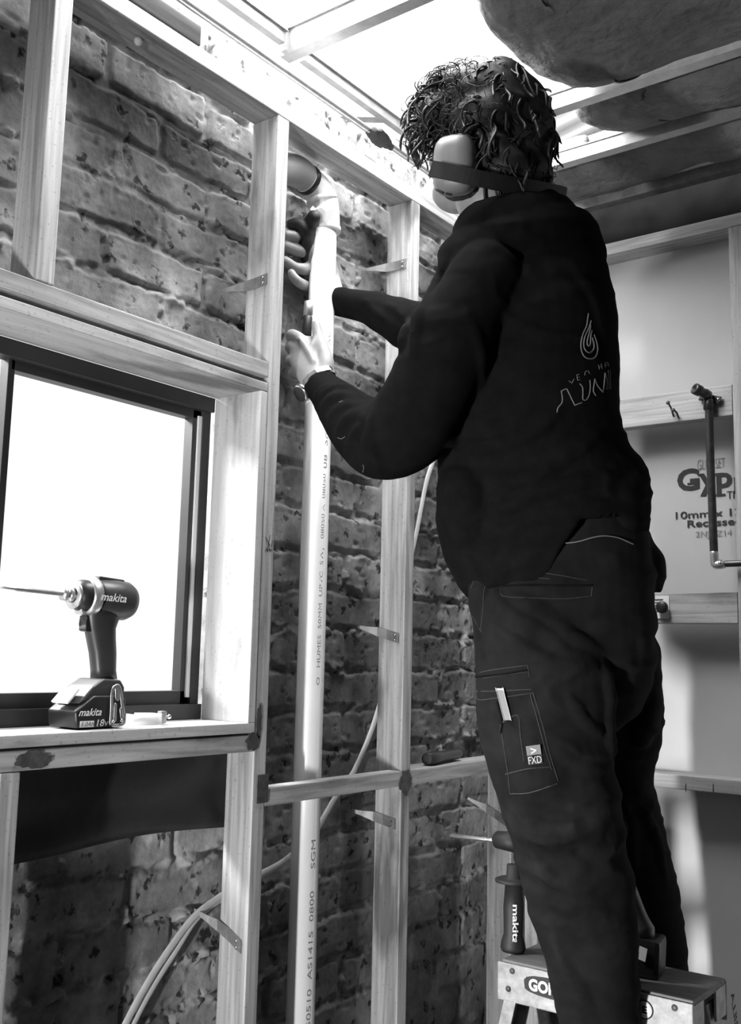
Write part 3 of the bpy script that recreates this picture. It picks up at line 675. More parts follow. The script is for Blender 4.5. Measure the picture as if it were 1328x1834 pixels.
BE = dX(2, 1052); BE[0] = DX; BE[2] = CH[2]+0.003
lathe('bit', CH, BE, [(0, .0034), (.75, .0034), (.80, .0022), (1, .0020)], M_STEEL, idv, 12)
a = dX(150, 1110); a[0] = DX
poly = [dX(148, 1102), dX(166, 1102), dX(168, 1132), dX(150, 1131), dX(146, 1128), dX(150, 1118)]
poly = [(DX-0.009, p[1], p[2]) for p in poly]; prism('trigger', poly, (0.018, 0, 0), M_BLACKPL, idv, 0.0025, True)
poly = [(DX-0.010, p[1], p[2]) for p in (dX(138, 1090), dX(160, 1090), dX(160, 1101), dX(142, 1100))]; prism('direction_switch', poly, (0.020, 0, 0), M_SILVER, idv, 0.002, True)
xf = DX+0.0335
a = np.array([xf, dX(181, 1078, xf)[1], dX(178, 1075, xf)[2]]); b = dX(226, 1078, xf)
text_on('brand_lettering', 'makita', a, (0, b[1]-a[1], -0.001), (0, 0, 0.013), M_WHITEINK, idv, 0.012, 0.08)
xf = DX+0.0365
a = dX(141, 1283, xf); b = dX(181, 1281, xf); text_on('brand_lettering', 'makita', a, (0, b[1]-a[1], 0), (0, 0, 0.0115), M_WHITEINK, idv, 0.012, 0.10)
a = dX(143, 1302, xf); b = dX(168, 1301, xf); obj('rating_panel', box(xf-0.001, xf+0.0003, a[1], b[1], a[2]-.001, a[2]+.0085), M_PAPER, idv)
text_on('rating_lettering', '5.0Ah', a, (0, (b[1]-a[1])*.9, 0), (0, 0, 0.0070), M_INK, idv, 0.0, 0.1, off=(.0006, .001, 0.0003))
a = dX(173, 1301, xf); b = dX(193, 1300, xf); text_on('rating_lettering', '18v', a, (0, b[1]-a[1], 0), (0, 0, 0.0105), M_WHITEINK, idv, 0.008, 0.1)
# belt hook on the battery side
xh = DX+0.042
V, F = [], []
hk = [dX(198, 1296, xh), dX(200, 1268, xh), dX(201, 1240, xh), dX(207, 1229, xh), dX(215, 1232, xh), dX(219, 1262, xh), dX(223, 1292, xh), dX(214, 1299, xh), dX(202, 1299, xh)]
tube(V, F, hk, 0.0028, 10, 4, flat=(0.5, (1, 0, 0))); tube(V, F, [dX(210, 1232, xh), dX(211, 1250, xh)], 0.005, 10, 2, flat=(0.3, (1, 0, 0))); tube(V, F, [dX(207, 1262, xh), dX(206, 1290, xh)], 0.003, 10, 2, flat=(0.3, (1, 0, 0))); tube(V, F, [dX(217, 1270, xh), dX(219, 1290, xh)], 0.003, 10, 2, flat=(0.3, (1, 0, 0)))
geo_obj('belt_hook', V, F, M_STEEL, idv)
for q in ((201, 1292), (216, 1290)): 
    c = dX(*q, xh); lathe('screw', c, c+np.array([.004, 0, 0]), [(0, .003), (1, .002)], M_CHROME, idv, 10)
# plastic pipe clip ring on the sill
rc = thing('pipe_clip', 'pale open pipe clip lying beside the driver on the sill', 'pipe clip', (-0.06, 1.16, WZ0))
V, F = [], []; yc = (dX(235, 1290)[1]+dX(283, 1290)[1])/2; rr = (dX(283, 1290)[1]-dX(232, 1290)[1])/2*0.92; cx = -0.060
prof = [(-.001, .001), (.001, .001), (.001, .0185), (-.001, .0185)]
R_ = []
for i in range(41):
    a = math.radians(-150+300*i/40)
    R_.append(np.array([[cx+(rr+p[0])*math.sin(a+math.pi/2+.4), yc+(rr+p[0])*-math.cos(a+math.pi/2+.4), WZ0+p[1]] for p in prof]))
rings_to_geo(R_, V, F); geo_obj('band', V, F, M_PVC, rc, True)
e = dX(289, 1290, cx); obj('lug', box(cx-.006, cx+.006, e[1]-.005, e[1]+.007, WZ0+.001, WZ0+.022, .002), M_STEEL, rc)
e2 = dX(304, 1288, cx); lathe('bolt', (cx, e[1]+.006, WZ0+.011), (cx, e2[1], WZ0+.012), [(0, .0018), (.8, .0018), (.81, .0042), (1, .0040)], M_CHROME, rc, 12)

# ------------------------------------------------------------------ stepladder
lad = thing('stepladder', 'scuffed double-sided stepladder with a printed brand sticker', 'ladder', (0.48, 1.83, 0.0))
CZ = 0.806; lx0, lx1, ly0, ly1 = 0.305, 0.662, 1.745, 1.905
obj('cap_top', box(lx0, lx1, ly0, ly1, CZ-0.012, CZ, 0.003), M_CAPTOP, lad)
obj('cap_front', box(lx0-0.006, lx1+0.001, ly0-0.006, ly0, CZ-0.070, CZ-0.004, 0.002), M_ALU, lad)
obj('cap_back', box(lx0-0.006, lx1+0.001, ly1, ly1+0.006, CZ-0.070, CZ-0.004, 0.002), M_ALU, lad)
for xx in (lx0, lx1-0.004):
    for yy in (ly0, ly1-0.05): obj('cap_cheek', box(xx, xx+0.004, yy, yy+0.05, CZ-0.06, CZ-0.008), M_ALU, lad)
def rail(x, sgn, name='rail'):
    yb = ly0+0.040 if sgn < 0 else ly1-0.040
    p0 = np.array([x, yb, CZ-0.03]); out = 0.06 if x > 0.48 else -0.06
    p1 = np.array([x+out, yb+sgn*0.27, 0.012]); t = p1-p0
    bm = bmesh.new(); w_ = 0.030
    obox((p0+p1)/2+np.array([0, sgn*-0.0, 0]), t, (0.004, 0, 0), (0, w_*2, 0), 0, bm)
    io = -1 if x > 0.48 else 1
    obox((p0+p1)/2+np.array([io*0.011, -w_, 0]), t, (0.024, 0, 0), (0, 0.004, 0), 0, bm)
    obox((p0+p1)/2+np.array([io*0.011, w_, 0]), t, (0.024, 0, 0), (0, 0.004, 0), 0, bm)
    r = obj(name, bm, M_ALU, lad); obj('foot', obox(p1+np.array([0, 0, -0.002]), (0.036, 0, 0), (0, 0.075, 0), (0, 0, 0.02), 0.004), M_RUBBER, r); return r
for sgn in (-1, 1):
    for x in (lx0+0.012, lx1-0.012): rail(x, sgn)
    for z in (0.545, 0.275):
        k = (CZ-z)/CZ; yb = (ly0+0.012-0.27*k) if sgn < 0 else (ly1-0.012+0.27*k); e = 0.055*k
        obj('step', box(lx0-e+0.014, lx1+e-0.014, yb-0.045, yb+0.045, z-0.025, z, 0.003), M_ALU, lad)
for px, py in ((918, 1739), (911, 1771), (1209, 1805)):
    c = onY(px, py, ly0-0.006); lathe('rivet', c, c+np.array([0, -0.003, 0]), [(0, .0055), (.5, .005), (1, .002)], M_STAIN, lad, 14)
yf = ly0-0.0068
def lp(px, py): return onY(px, py, yf)
a = lp(944, 1780); b = lp(1040, 1801); c = lp(944, 1748)
V, F = [], []; n = 40; ctr = (lp(940, 1765)+lp(1100, 1795))/2; hw = (lp(1100, 1790)-lp(940, 1765))[0]/2
for s in (0, 1):
    for i in range(n):
        t = 2*math.pi*i/n; V.append((ctr[0]+hw*math.copysign(abs(math.cos(t))**.5, math.cos(t))*(1+.02*random.random()), yf+0.0008-s*0.001, lp(990, 1772)[2]+0.0165*math.copysign(abs(math.sin(t))**.6, math.sin(t))*(1+.06*random.random())))
F = [tuple(range(n)), tuple(range(n, 2*n))[::-1]]+[(i, (i+1) % n, n+(i+1) % n, n+i) for i in range(n)]
geo_obj('sticker', V, F, M_INK, lad, False)
zc = lp(990, 1772)[2]
text_on('sticker_lettering', 'GORILLA', (lp(948, 1770)[0], yf-0.0010, zc-0.0105), (lp(1042, 1790)[0]-lp(948, 1770)[0], 0, 0), (0, 0, 0.021), M_WHITEINK, lad, 0.04)
c = lp(1155, 1808); V, F = [], []; R1 = 0.0155
lathe('round_sticker', (c[0], yf+0.0012, c[2]), (c[0], yf-0.0005, c[2]), [(0, R1), (1, R1)], M_INK, lad, 32)
lathe('round_sticker', (c[0], yf+0.0012, c[2]), (c[0], yf-0.0008, c[2]), [(0, R1*.86), (1, R1*.86)], M_PAPER, lad, 32)
text_on('sticker_lettering', 'E', (c[0]-0.004, yf-0.0013, c[2]-0.006), (0.009, 0, 0), (0, 0, 0.012), M_INK, lad, 0.05)
text_on('rail_lettering', 'GORILLA', (lx1+0.0036, ly1+0.050, CZ-0.14), (0, -0.035, 0.11), (0, 0.016, 0.006), M_INK, lad, 0.03)

# ------------------------------------------------------------------ rotary hammer drill standing on the ladder
rh = thing('rotary_hammer', 'black rotary hammer drill standing on the ladder cap between the legs', 'power tool', (0.45, 1.83, CZ))
T0 = 1.86
def R3(px, py, t=T0): return PT(px, py, t)
def onC(px, py, y=1.825): return onY(px, py, y)
lathe('drill_bit', onC(893, 1506), onC(805, 1496), [(0, .004), (.2, .003), (.25, .0042), (.95, .0042), (1, .0015)], M_STEEL, rh, 10)
lathe('chuck', onC(887, 1503), onC(935, 1510), [(0, .012), (.08, .0165), (.5, .0185), (1, .021)], M_RUBBER, rh, 28)
lathe('gear_case', onC(930, 1509), onC(1050, 1528), [(0, .020), (.12, .028), (.5, .036), (1, .040)], M_BODYPL, rh, 28)
lathe('motor_case', onC(1040, 1526), onC(1110, 1540), [(0, .040), (.5, .045), (.9, .040), (1, .028)], M_BODYPL, rh, 28)
hb = onC(925, 1580); 
hx, hy = onC(932, 1600)[0], 1.80
lathe('side_handle', (hx-.001, hy, CZ+0.001), (hx+.001, hy, onC(932, 1545)[2]), [(0, .021), (.04, .024), (.10, .0225), (.2, .018), (.5, .0195), (.77, .017), (.79, .030), (.80, .036), (.825, .036), (.84, .030), (.85, .015), (1, .014)], M_RUBBER, rh, 32)
rt2 = np.array([math.cos(YAW), math.sin(YAW), 0]); tv = -np.array([-math.sin(YAW), math.cos(YAW), 0])
# handle lettering reads downward
zt_ = onC(932, 1612)[2]; V, F = text_geo('makita', 0.02); out = []
for x, y, _ in V:
    th = math.atan2(tv[1], tv[0])+0.05+(y-0.5)*0.011/0.0195; z = zt_+(onC(932, 1682)[2]-zt_)*x
    out.append((hx+0.0203*math.cos(th), hy+0.0203*math.sin(th), z))
me = bpy.data.meshes.new('brand_lettering'); me.from_pydata(out, [], F); me.update(); link_mesh('brand_lettering', me, M_WHITEINK, rh)
V, F = [], []; tube(V, F, [onC(1092, 1545), onC(1120, 1590), onC(1140, 1640), onC(1150, 1668)], [.030, .020, .019, .024], 18, 5); geo_obj('rear_grip', V, F, M_BODYPL, rh)
bc = onC(1158, 1700); obj('battery', obox((bc[0]-.004, bc[1]+0.008, CZ+0.034), (0.060, 0.012, -.004), (-.014, 0.068, 0), (0.004, 0, 0.066), 0.010), M_BLACKPL, rh)
bl = (bc[0]+0.006, bc[1]-0.0312, CZ+0.044); obj('battery_label', obox(bl, (0.014, 0, -0.003), (0, 0.0012, 0), (0.004, 0, 0.022), 0), M_PAPER, rh)
#PERSON#
# ------------------------------------------------------------------ the worker
def garr(rows, seg=28, cap_end=None):
    """loft rows of (px, py, t, half width in px, half thickness along the view in m[, squareness])"""
    P = np.array([PT(r[0], r[1], r[2]) for r in rows]); RA = np.array([r[3]*r[2]/FPX for r in rows]); RB = np.array([r[4] for r in rows])
    A = catmull(np.column_stack([P, RA, RB]), 5); P, RA, RB = A[:, :3], A[:, 3], A[:, 4]
    T = np.gradient(P, axis=0); T /= np.linalg.norm(T, axis=1)[:, None]
    ang = np.linspace(0, 2*math.pi, seg, endpoint=False); rings = []
    def ring(p, tn, ra, rb, k=1.0):
        v = p-CAM; v = v/np.linalg.norm(v); a = np.cross(tn, v); a /= np.linalg.norm(a)+1e-9; b = np.cross(a, tn); b /= np.linalg.norm(b)
        return p+ra*k*np.cos(ang)[:, None]*a+rb*k*np.sin(ang)[:, None]*b
    m = min(RA[0], RB[0]); rings += [ring(P[0]-T[0]*m*f, T[0], RA[0], RB[0], math.sqrt(1-f*f)) for f in (.9, .6, .3)]
    rings += [ring(P[i], T[i], RA[i], RB[i]) for i in range(len(P))]
    m = min(RA[-1], RB[-1]) if cap_end is None else cap_end; rings += [ring(P[-1]+T[-1]*m*f, T[-1], RA[-1], RB[-1], math.sqrt(1-f*f)) for f in (.3, .6, .9)]
    return rings
def loft(V, F, rows, seg=28, cap_end=None): rings_to_geo(garr(rows, seg, cap_end), V, F)
def inset(rows, m, pxk=1.0): return [(r[0], r[1], r[2], max(r[3]-m*FPX/r[2], 4), max(r[4]-m, .01)) for r in rows]
def fuse(name, V, F, vox, mat, parent, smooth_it=4, fac=0.5):
    o = geo_obj(name, V, F, mat, None); mo = o.modifiers.new('r', 'REMESH'); mo.mode = 'VOXEL'; mo.voxel_size = vox
    if smooth_it: s = o.modifiers.new('s', 'SMOOTH'); s.iterations = smooth_it; s.factor = fac
    bpy.context.view_layer.update(); dg = bpy.context.evaluated_depsgraph_get()
    me = bpy.data.meshes.new_from_object(o.evaluated_get(dg)); old = o.data; o.modifiers.clear(); o.data = me; bpy.data.meshes.remove(old)
    for p in me.polygons: p.use_smooth = True
    if parent is not None: o.parent = parent; o.matrix_parent_inverse = parent.matrix_basis.inverted()
    return o
def bvh_of(V, F): return BVHTree.FromPolygons([Vector(v) for v in V], F)
def bvh_obj(o): return BVHTree.FromPolygons([v.co.copy() for v in o.data.vertices], [tuple(p.vertices) for p in o.data.polygons])
def hit(b, px, py, off=0.0):
    r = ray(px, py); r = r/np.linalg.norm(r); h = b.ray_cast(Vector(CAM), Vector(r))
    if h[0] is None: return None
    return np.array(h[0])-r*off
def strokes(name, b, lines, rad, mat, parent, off=0.0005, seg=6, flat=None, sub=3):
    V, F = [], []
    for ln_ in lines:
        P = catmull(np.array(ln_, float), sub) if len(ln_) > 2 else catmull(np.array(ln_, float), 4)
        Q = [hit(b, p[0], p[1], off) for p in P]; Q = [q for q in Q if q is not None]
        if len(Q) > 1: tube(V, F, Q, rad, seg, 1)
    return geo_obj(name, V, F, mat, parent) if V else None
def folds(V, F, b, lines, rad=0.010, depth=0.3):
    V2, F2 = [], []
    for ln_, r in lines:
        P = catmull(np.array(ln_, float), 3); Q = [hit(b, p[0], p[1], -r*depth) for p in P]; Q = [q for q in Q if q is not None]
        if len(Q) > 3:
            n = len(Q); tube(V, F, Q, [max(r*math.sin(math.pi*(i+.6)/(n+.2))**.5, .002) for i in range(n)], 10, 1)

wk = thing('person', 'worker in black hoodie and dark work trousers wearing ear muffs, on the stepladder', 'person', (0.45, 1.75, 0.56))

TORSO = [(930, 405, 1.86, 88, .085), (934, 440, 1.86, 120, .125), (940, 490, 1.87, 143, .165), (942, 560, 1.88, 156, .185), (944, 650, 1.88, 159, .180), (944, 740, 1.88, 160, .172), (950, 800, 1.88, 164, .168), (958, 850, 1.88, 178, .168), (968, 900, 1.88, 189, .170), (972, 945, 1.88, 185, .172), (985, 985, 1.88, 172, .170)]
LARM = [(868, 500, 1.745, 66, .070), (820, 590, 1.74, 74, .072), (780, 680, 1.76, 76, .070), (738, 755, 1.80, 77, .070), (694, 785, 1.845, 74, .066), (650, 768, 1.89, 60, .058), (615, 735, 1.95, 45, .048), (590, 706, 2.0, 34, .038), (579, 694, 2.025, 31, .034)]
RARM = [(900, 520, 2.02, 60, .065), (830, 580, 2.05, 55, .062), (765, 590, 2.09, 50, .056), (705, 570, 2.13, 37, .047), (660, 553, 2.17, 28, .038), (622, 544, 2.20, 25, .033), (612, 541, 2.205, 26, .033)]
PELV = [(1005, 955, 1.88, 152, .160), (1005, 1000, 1.88, 158, .166), (1005, 1060, 1.88, 163, .168), (1007, 1120, 1.88, 159, .165), (1010, 1180, 1.88, 158, .150)]
NLEG = [(955, 1120, 1.80, 105, .095), (970, 1200, 1.78, 117, .100), (976, 1300, 1.76, 117, .098), (994, 1400, 1.74, 107, .092), (1018, 1500, 1.73, 100, .088), (1037, 1600, 1.73, 95, .080), (1058, 1700, 1.735, 82, .070), (1068, 1770, 1.735, 76, .064), (1075, 1840, 1.735, 70, .060), (1080, 1920, 1.735, 62, .058), (1084, 1985, 1.735, 60, .056)]
FLEG = [(1075, 1120, 1.95, 92, .095), (1085, 1200, 1.96, 93, .098), (1094, 1300, 1.98, 89, .092), (1095, 1400, 2.00, 76, .085), (1117, 1500, 2.02, 71, .078), (1142, 1600, 2.03, 70, .072), (1160, 1680, 2.04, 63, .066), (1172, 1740, 2.045, 60, .062), (1180, 1820, 2.05, 54, .056), (1184, 1890, 2.05, 52, .056)]

# ---- body: one continuous surface
HT = 1.86
hc = PT(868, 262, HT)
Fv = np.array([-0.985, 0.02, 0.17]); Fv /= np.linalg.norm(Fv)           # facing the wall, chin a little up
Uv = np.array([0.17, 0.02, 0.985]); Uv -= Fv*(Uv@Fv); Uv /= np.linalg.norm(Uv); Lv = np.cross(Uv, Fv)   # Lv = his left
def HP(f, l, u): return hc+Fv*f+Lv*l+Uv*u
V, F = [], []
def ellip(V, F, c, a, b, cc, seg=24, rows=14):
    """ellipsoid with three axis vectors"""
    rings = []
    for i in range(1, rows):
        th = math.pi*i/rows; ang = np.linspace(0, 2*math.pi, seg, endpoint=False)
        rings.append(c+math.cos(th)*cc+math.sin(th)*(np.cos(ang)[:, None]*a+np.sin(ang)[:, None]*b))
    rings_to_geo(rings, V, F)
ellip(V, F, HP(-0.012, 0, 0.030), Fv*.094, Lv*.076, Uv*.100)
ellip(V, F, HP(0.030, 0, -0.030), Fv*.064, Lv*.062, Uv*.092)
ellip(V, F, HP(0.048, 0, -0.088), Fv*.040, Lv*.044, Uv*.030)
tube(V, F, [HP(.092, 0, .022), HP(.108, 0, -.012), HP(.104, 0, -.026)], [.007, .011, .010], 12, 4)
for s in (-1, 1):
    tube(V, F, [HP(.080, s*.012, .036), HP(.078, s*.034, .040), HP(.062, s*.055, .032)], .009, 10, 3)
    tube(V, F, [HP(.066, s*.030, -.018), HP(.050, s*.050, -.016)], .017, 10, 3)
    tube(V, F, [HP(-.004, s*.078, .022), HP(-.018, s*.086, .008), HP(-.010, s*.080, -.028)], [.008, .010, .007], 10, 3)
tube(V, F, [HP(.082, -.020, -.056), HP(.090, 0, -.053), HP(.082, .020, -.056)], .0065, 10, 3)
tube(V, F, [HP(.080, -.018, -.067), HP(.088, 0, -.068), HP(.080, .018, -.067)], .0072, 10, 3)
tube(V, F, [HP(-.020, 0, -.040), HP(-.030, 0, -.100), PT(925, 425, 1.86), PT(935, 470, 1.87)], [.062, .060, .065, .080], 22, 5)
loft(V, F, inset(TORSO[1:], .022)); loft(V, F, inset(LARM, .016)); loft(V, F, inset(RARM, .014))
loft(V, F, inset(PELV, .020)); loft(V, F, inset(NLEG, .022)); loft(V, F, inset(FLEG, .022))
# left hand: wrist at the watch, back of the hand lit, thumb on the pipe, fingers curling behind it
wl = PT(577, 694, 2.03)
def RHp(p): return PT(p[0], p[1], p[2]-((0.05 if p[0] < 550 else 0.022) if (p[2] > 2.20 and p[0] < 572) else 0))
def seg_(pts, rad, sub=4, sg=12): tube(V, F, [RHp(p) for p in pts], rad, sg, sub)
loft(V, F, [(583, 700, 2.02, 27, .020), (574, 686, 2.035, 27, .020), (564, 668, 2.055, 33, .019), (556, 648, 2.07, 36, .018), (549, 632, 2.085, 33, .017), (541, 618, 2.095, 25, .014)], 20)
seg_([(549, 622, 2.085), (536, 606, 2.095), (523, 599, 2.115), (521, 606, 2.145), (530, 612, 2.175)], [.014, .0125, .0112, .0098, .0085])
seg_([(540, 632, 2.085), (528, 622, 2.10), (520, 620, 2.125), (522, 628, 2.155), (532, 632, 2.18)], [.0135, .012, .0112, .0098, .0085])
seg_([(538, 650, 2.075), (526, 645, 2.09), (520, 645, 2.115), (524, 650, 2.145), (534, 653, 2.17)], [.0135, .0120, .0108, .0095, .0082])
seg_([(540, 668, 2.065), (529, 666, 2.08), (524, 668, 2.10), (527, 672, 2.125), (535, 674, 2.145)], [.0125, .011, .0096, .0085, .0075])
seg_([(583, 672, 2.045), (584, 648, 2.055), (577, 620, 2.07), (570, 600, 2.08), (566, 580, 2.087)], [.017, .0165, .0135, .0118, .0095])
seg_([(562, 648, 2.045), (552, 628, 2.058), (538, 607, 2.078)], [.006, .006, .005]); seg_([(566, 655, 2.045), (558, 628, 2.060), (566, 606, 2.07)], [.006, .007, .006])
# right hand: wrist behind the pipe, thumb up its left side, four fingers spread to the left
loft(V, F, [(618, 544, 2.20, 18, .020), (600, 530, 2.235, 20, .019), (584, 505, 2.25, 28, .015), (570, 475, 2.24, 34, .014), (558, 447, 2.21, 28, .014), (552, 430, 2.20, 20, .013)], 20)
seg_([(566, 432, 2.26), (552, 424, 2.25), (533, 424, 2.235), (518, 422, 2.225), (512, 420, 2.22)], [.0145, .0132, .0122, .0115, .0100])
seg_([(562, 452, 2.262), (548, 452, 2.25), (530, 448, 2.235), (516, 442, 2.228), (508, 438, 2.225)], [.0150, .0138, .0126, .0116, .0102])
seg_([(562, 478, 2.26), (548, 482, 2.245), (530, 480, 2.228), (518, 472, 2.220), (511, 466, 2.218)], [.0145, .0132, .0120, .0110, .0098])
seg_([(566, 502, 2.255), (552, 512, 2.238), (536, 506, 2.215), (526, 496, 2.205), (522, 488, 2.205)], [.0135, .0122, .0112, .0100, .0088])
seg_([(578, 490, 2.255), (560, 470, 2.232), (553, 435, 2.215), (556, 408, 2.20), (563, 392, 2.19)], [.016, .0165, .0140, .0125, .0105])
body = fuse('body', V, F, 0.0032, M_SKIN, wk, 3)

# eyes behind the profile
for s in (-1, 1):
    bm = bmesh.new(); bmesh.ops.create_uvsphere(bm, u_segments=16, v_segments=10, radius=0.012, matrix=Matrix.Translation(Vector(HP(.073, s*.032, .012)))); obj('eye', bm, M_PAPER, wk, True)

# ---- hoodie
V, F = [], []
loft(V, F, TORSO[:-1]+[(985, 955, 1.88, 174, .172)], 40, 0.012); loft(V, F, LARM); loft(V, F, RARM)
loft(V, F, [(835, 470, 1.79, 50, .07), (870, 455, 1.80, 60, .09), (940, 455, 1.86, 75, .12)])   # shoulder yoke
# hood lying on the neck and shoulders
tube(V, F, [PT(838, 415, 1.80), PT(862, 400, 1.765), PT(920, 392, 1.76), PT(985, 388, 1.82), PT(1000, 392, 1.90)], [.022, .030, .040, .042, .035], 14, 5)
tube(V, F, [PT(850, 440, 1.78), PT(900, 428, 1.755), PT(970, 420, 1.78), PT(1020, 425, 1.84), PT(1035, 440, 1.92)], [.030, .045, .055, .052, .04], 14, 5)
tube(V, F, [PT(990, 450, 1.80), PT(1035, 460, 1.86), PT(1045, 500, 1.90)], [.05, .05, .03], 14, 5)
tube(V, F, [PT(1000, 374, 1.86), PT(1010, 385, 1.88)], [.018, .02], 12, 3)
# shirt hem lobes
loft(V, F, [(1090, 870, 1.85, 68, .12), (1105, 915, 1.86, 52, .11), (1112, 955, 1.87, 48, .10)], 28, .01)
loft(V, F, [(842, 880, 1.86, 60, .12), (848, 940, 1.86, 58, .11), (864, 992, 1.86, 30, .09)], 28, .01)
B0 = bvh_of(V, F)
FK = 1.45
SF = [([(560, 726), (590, 702), (622, 700), (645, 716)], .008), ([(570, 752), (592, 718), (622, 714), (650, 728)], .009), ([(585, 775), (604, 738), (632, 730), (655, 738)], .009), ([(600, 792), (620, 755), (642, 745), (662, 752)], .008),
      ([(565, 715), (578, 700), (600, 690)], .006), ([(622, 812), (640, 775), (655, 760)], .007), ([(655, 845), (656, 800), (662, 770)], .006), ([(690, 860), (672, 810), (668, 770), (672, 735)], .009),
      ([(650, 535), (675, 560), (700, 575)], .006), ([(690, 545), (715, 560), (740, 585)], .007), ([(745, 560), (735, 600), (722, 630)], .010),
      ([(800, 480), (770, 520), (755, 580), (745, 640)], .010), ([(820, 520), (860, 640), (850, 740)], .008),
      ([(800, 790), (880, 800), (960, 770), (1010, 730)], .012), ([(850, 850), (930, 860), (1010, 820), (1090, 760)], .013), ([(830, 930), (900, 910), (980, 880), (1060, 860), (1120, 860)], .011), ([(880, 960), (960, 930), (1040, 910), (1130, 905)], .010),
      ([(900, 560), (980, 600), (1060, 600)], .008), ([(1020, 480), (1060, 540), (1080, 600)], .007)]
folds(V, F, B0, [(l, r*FK) for l, r in SF], depth=0.45)
hood = fuse('hoodie', V, F, 0.005, M_HOOD, wk, 3)
def crease(o, amp, fx, fz, sd):
    me = o.data; n = len(me.vertices); co_ = np.zeros(n*3, np.float32); me.vertices.foreach_get('co', co_); co_ = co_.reshape(-1, 3).astype(float)
    no = np.array([v.normal[:] for v in me.vertices]); s_ = co_@RT; t_ = co_@UP
    a = fbm(s_*fx+50+1.5*fbm(s_*4+9, t_*4+9, sd+5), t_*fz+50, sd, 3); rg = 1-np.abs(2*a-1)*2.2
    b = fbm(s_*5+30, t_*5+30, sd+9, 2)
    d = amp*np.clip(rg, -0.2, 1)*np.clip(b*2-0.35, 0.1, 1.2)
    co_ = co_+no*d[:, None]; me.vertices.foreach_set('co', co_.astype(np.float32).ravel()); me.update()
crease(hood, 0.007, 7, 14, 81)
BH = bvh_obj(hood)
def c5(x, y): return (760+x/2.887, 380+y/2.887)
fl = [[(850, 525), (845, 560), (840, 590), (822, 630), (812, 675), (814, 715), (828, 745), (855, 758), (885, 750), (898, 715), (893, 675), (880, 635)],
      [(864, 562), (852, 600), (833, 640), (826, 680), (832, 710), (852, 726), (872, 716), (880, 690), (870, 650)],
      [(868, 612), (862, 640), (860, 680), (852, 692), (844, 682), (846, 655), (858, 610), (862, 585)]]
strokes('flame_emblem', BH, [[c5(*p) for p in l] for l in fl], 0.0013, M_EMB, hood, 0.0, 6)
lt = [[(688, 1033), (694, 1010), (712, 988), (716, 960), (710, 925)], [(710, 925), (735, 913)], [(740, 915), (752, 940), (766, 970), (780, 998)], [(780, 998), (816, 985)],
      [(806, 888), (820, 905), (822, 940), (822, 968), (840, 970), (854, 945), (860, 910), (858, 870)], [(888, 948), (876, 925), (878, 900), (884, 862)], [(884, 862), (896, 895), (925, 930)], [(925, 930), (932, 880), (936, 832)], [(936, 832), (946, 870), (944, 915)],
      [(952, 820), (956, 915)], [(962, 818), (964, 912)]]
strokes('hoodie_lettering', BH, [[c5(*p) for p in l] for l in lt], 0.0011, M_EMB, hood, 0.0, 6)
lt = [[(750, 872), (765, 884)], [(765, 884), (776, 862)], [(790, 842), (795, 870)], [(790, 842), (803, 838)], [(792, 856), (804, 852)], [(795, 870), (808, 866)], [(832, 842), (834, 826), (848, 820), (856, 834)], [(902, 790), (907, 812)], [(904, 801), (918, 797)], [(916, 785), (921, 808)], [(937, 802), (936, 782), (950, 778), (956, 797)], [(938, 791), (954, 788)]]
strokes('hoodie_lettering', BH, [[c5(*p) for p in l] for l in lt], 0.0007, M_EMB, hood, 0.0, 5)
for l_ in ([(605, 784), (612, 786), (618, 782)], [(650, 832), (652, 838), (650, 846)], [(608, 720), (614, 718)]): strokes('sleeve_thread', BH, [l_], 0.0006, M_EMB, hood, 0.0, 5)

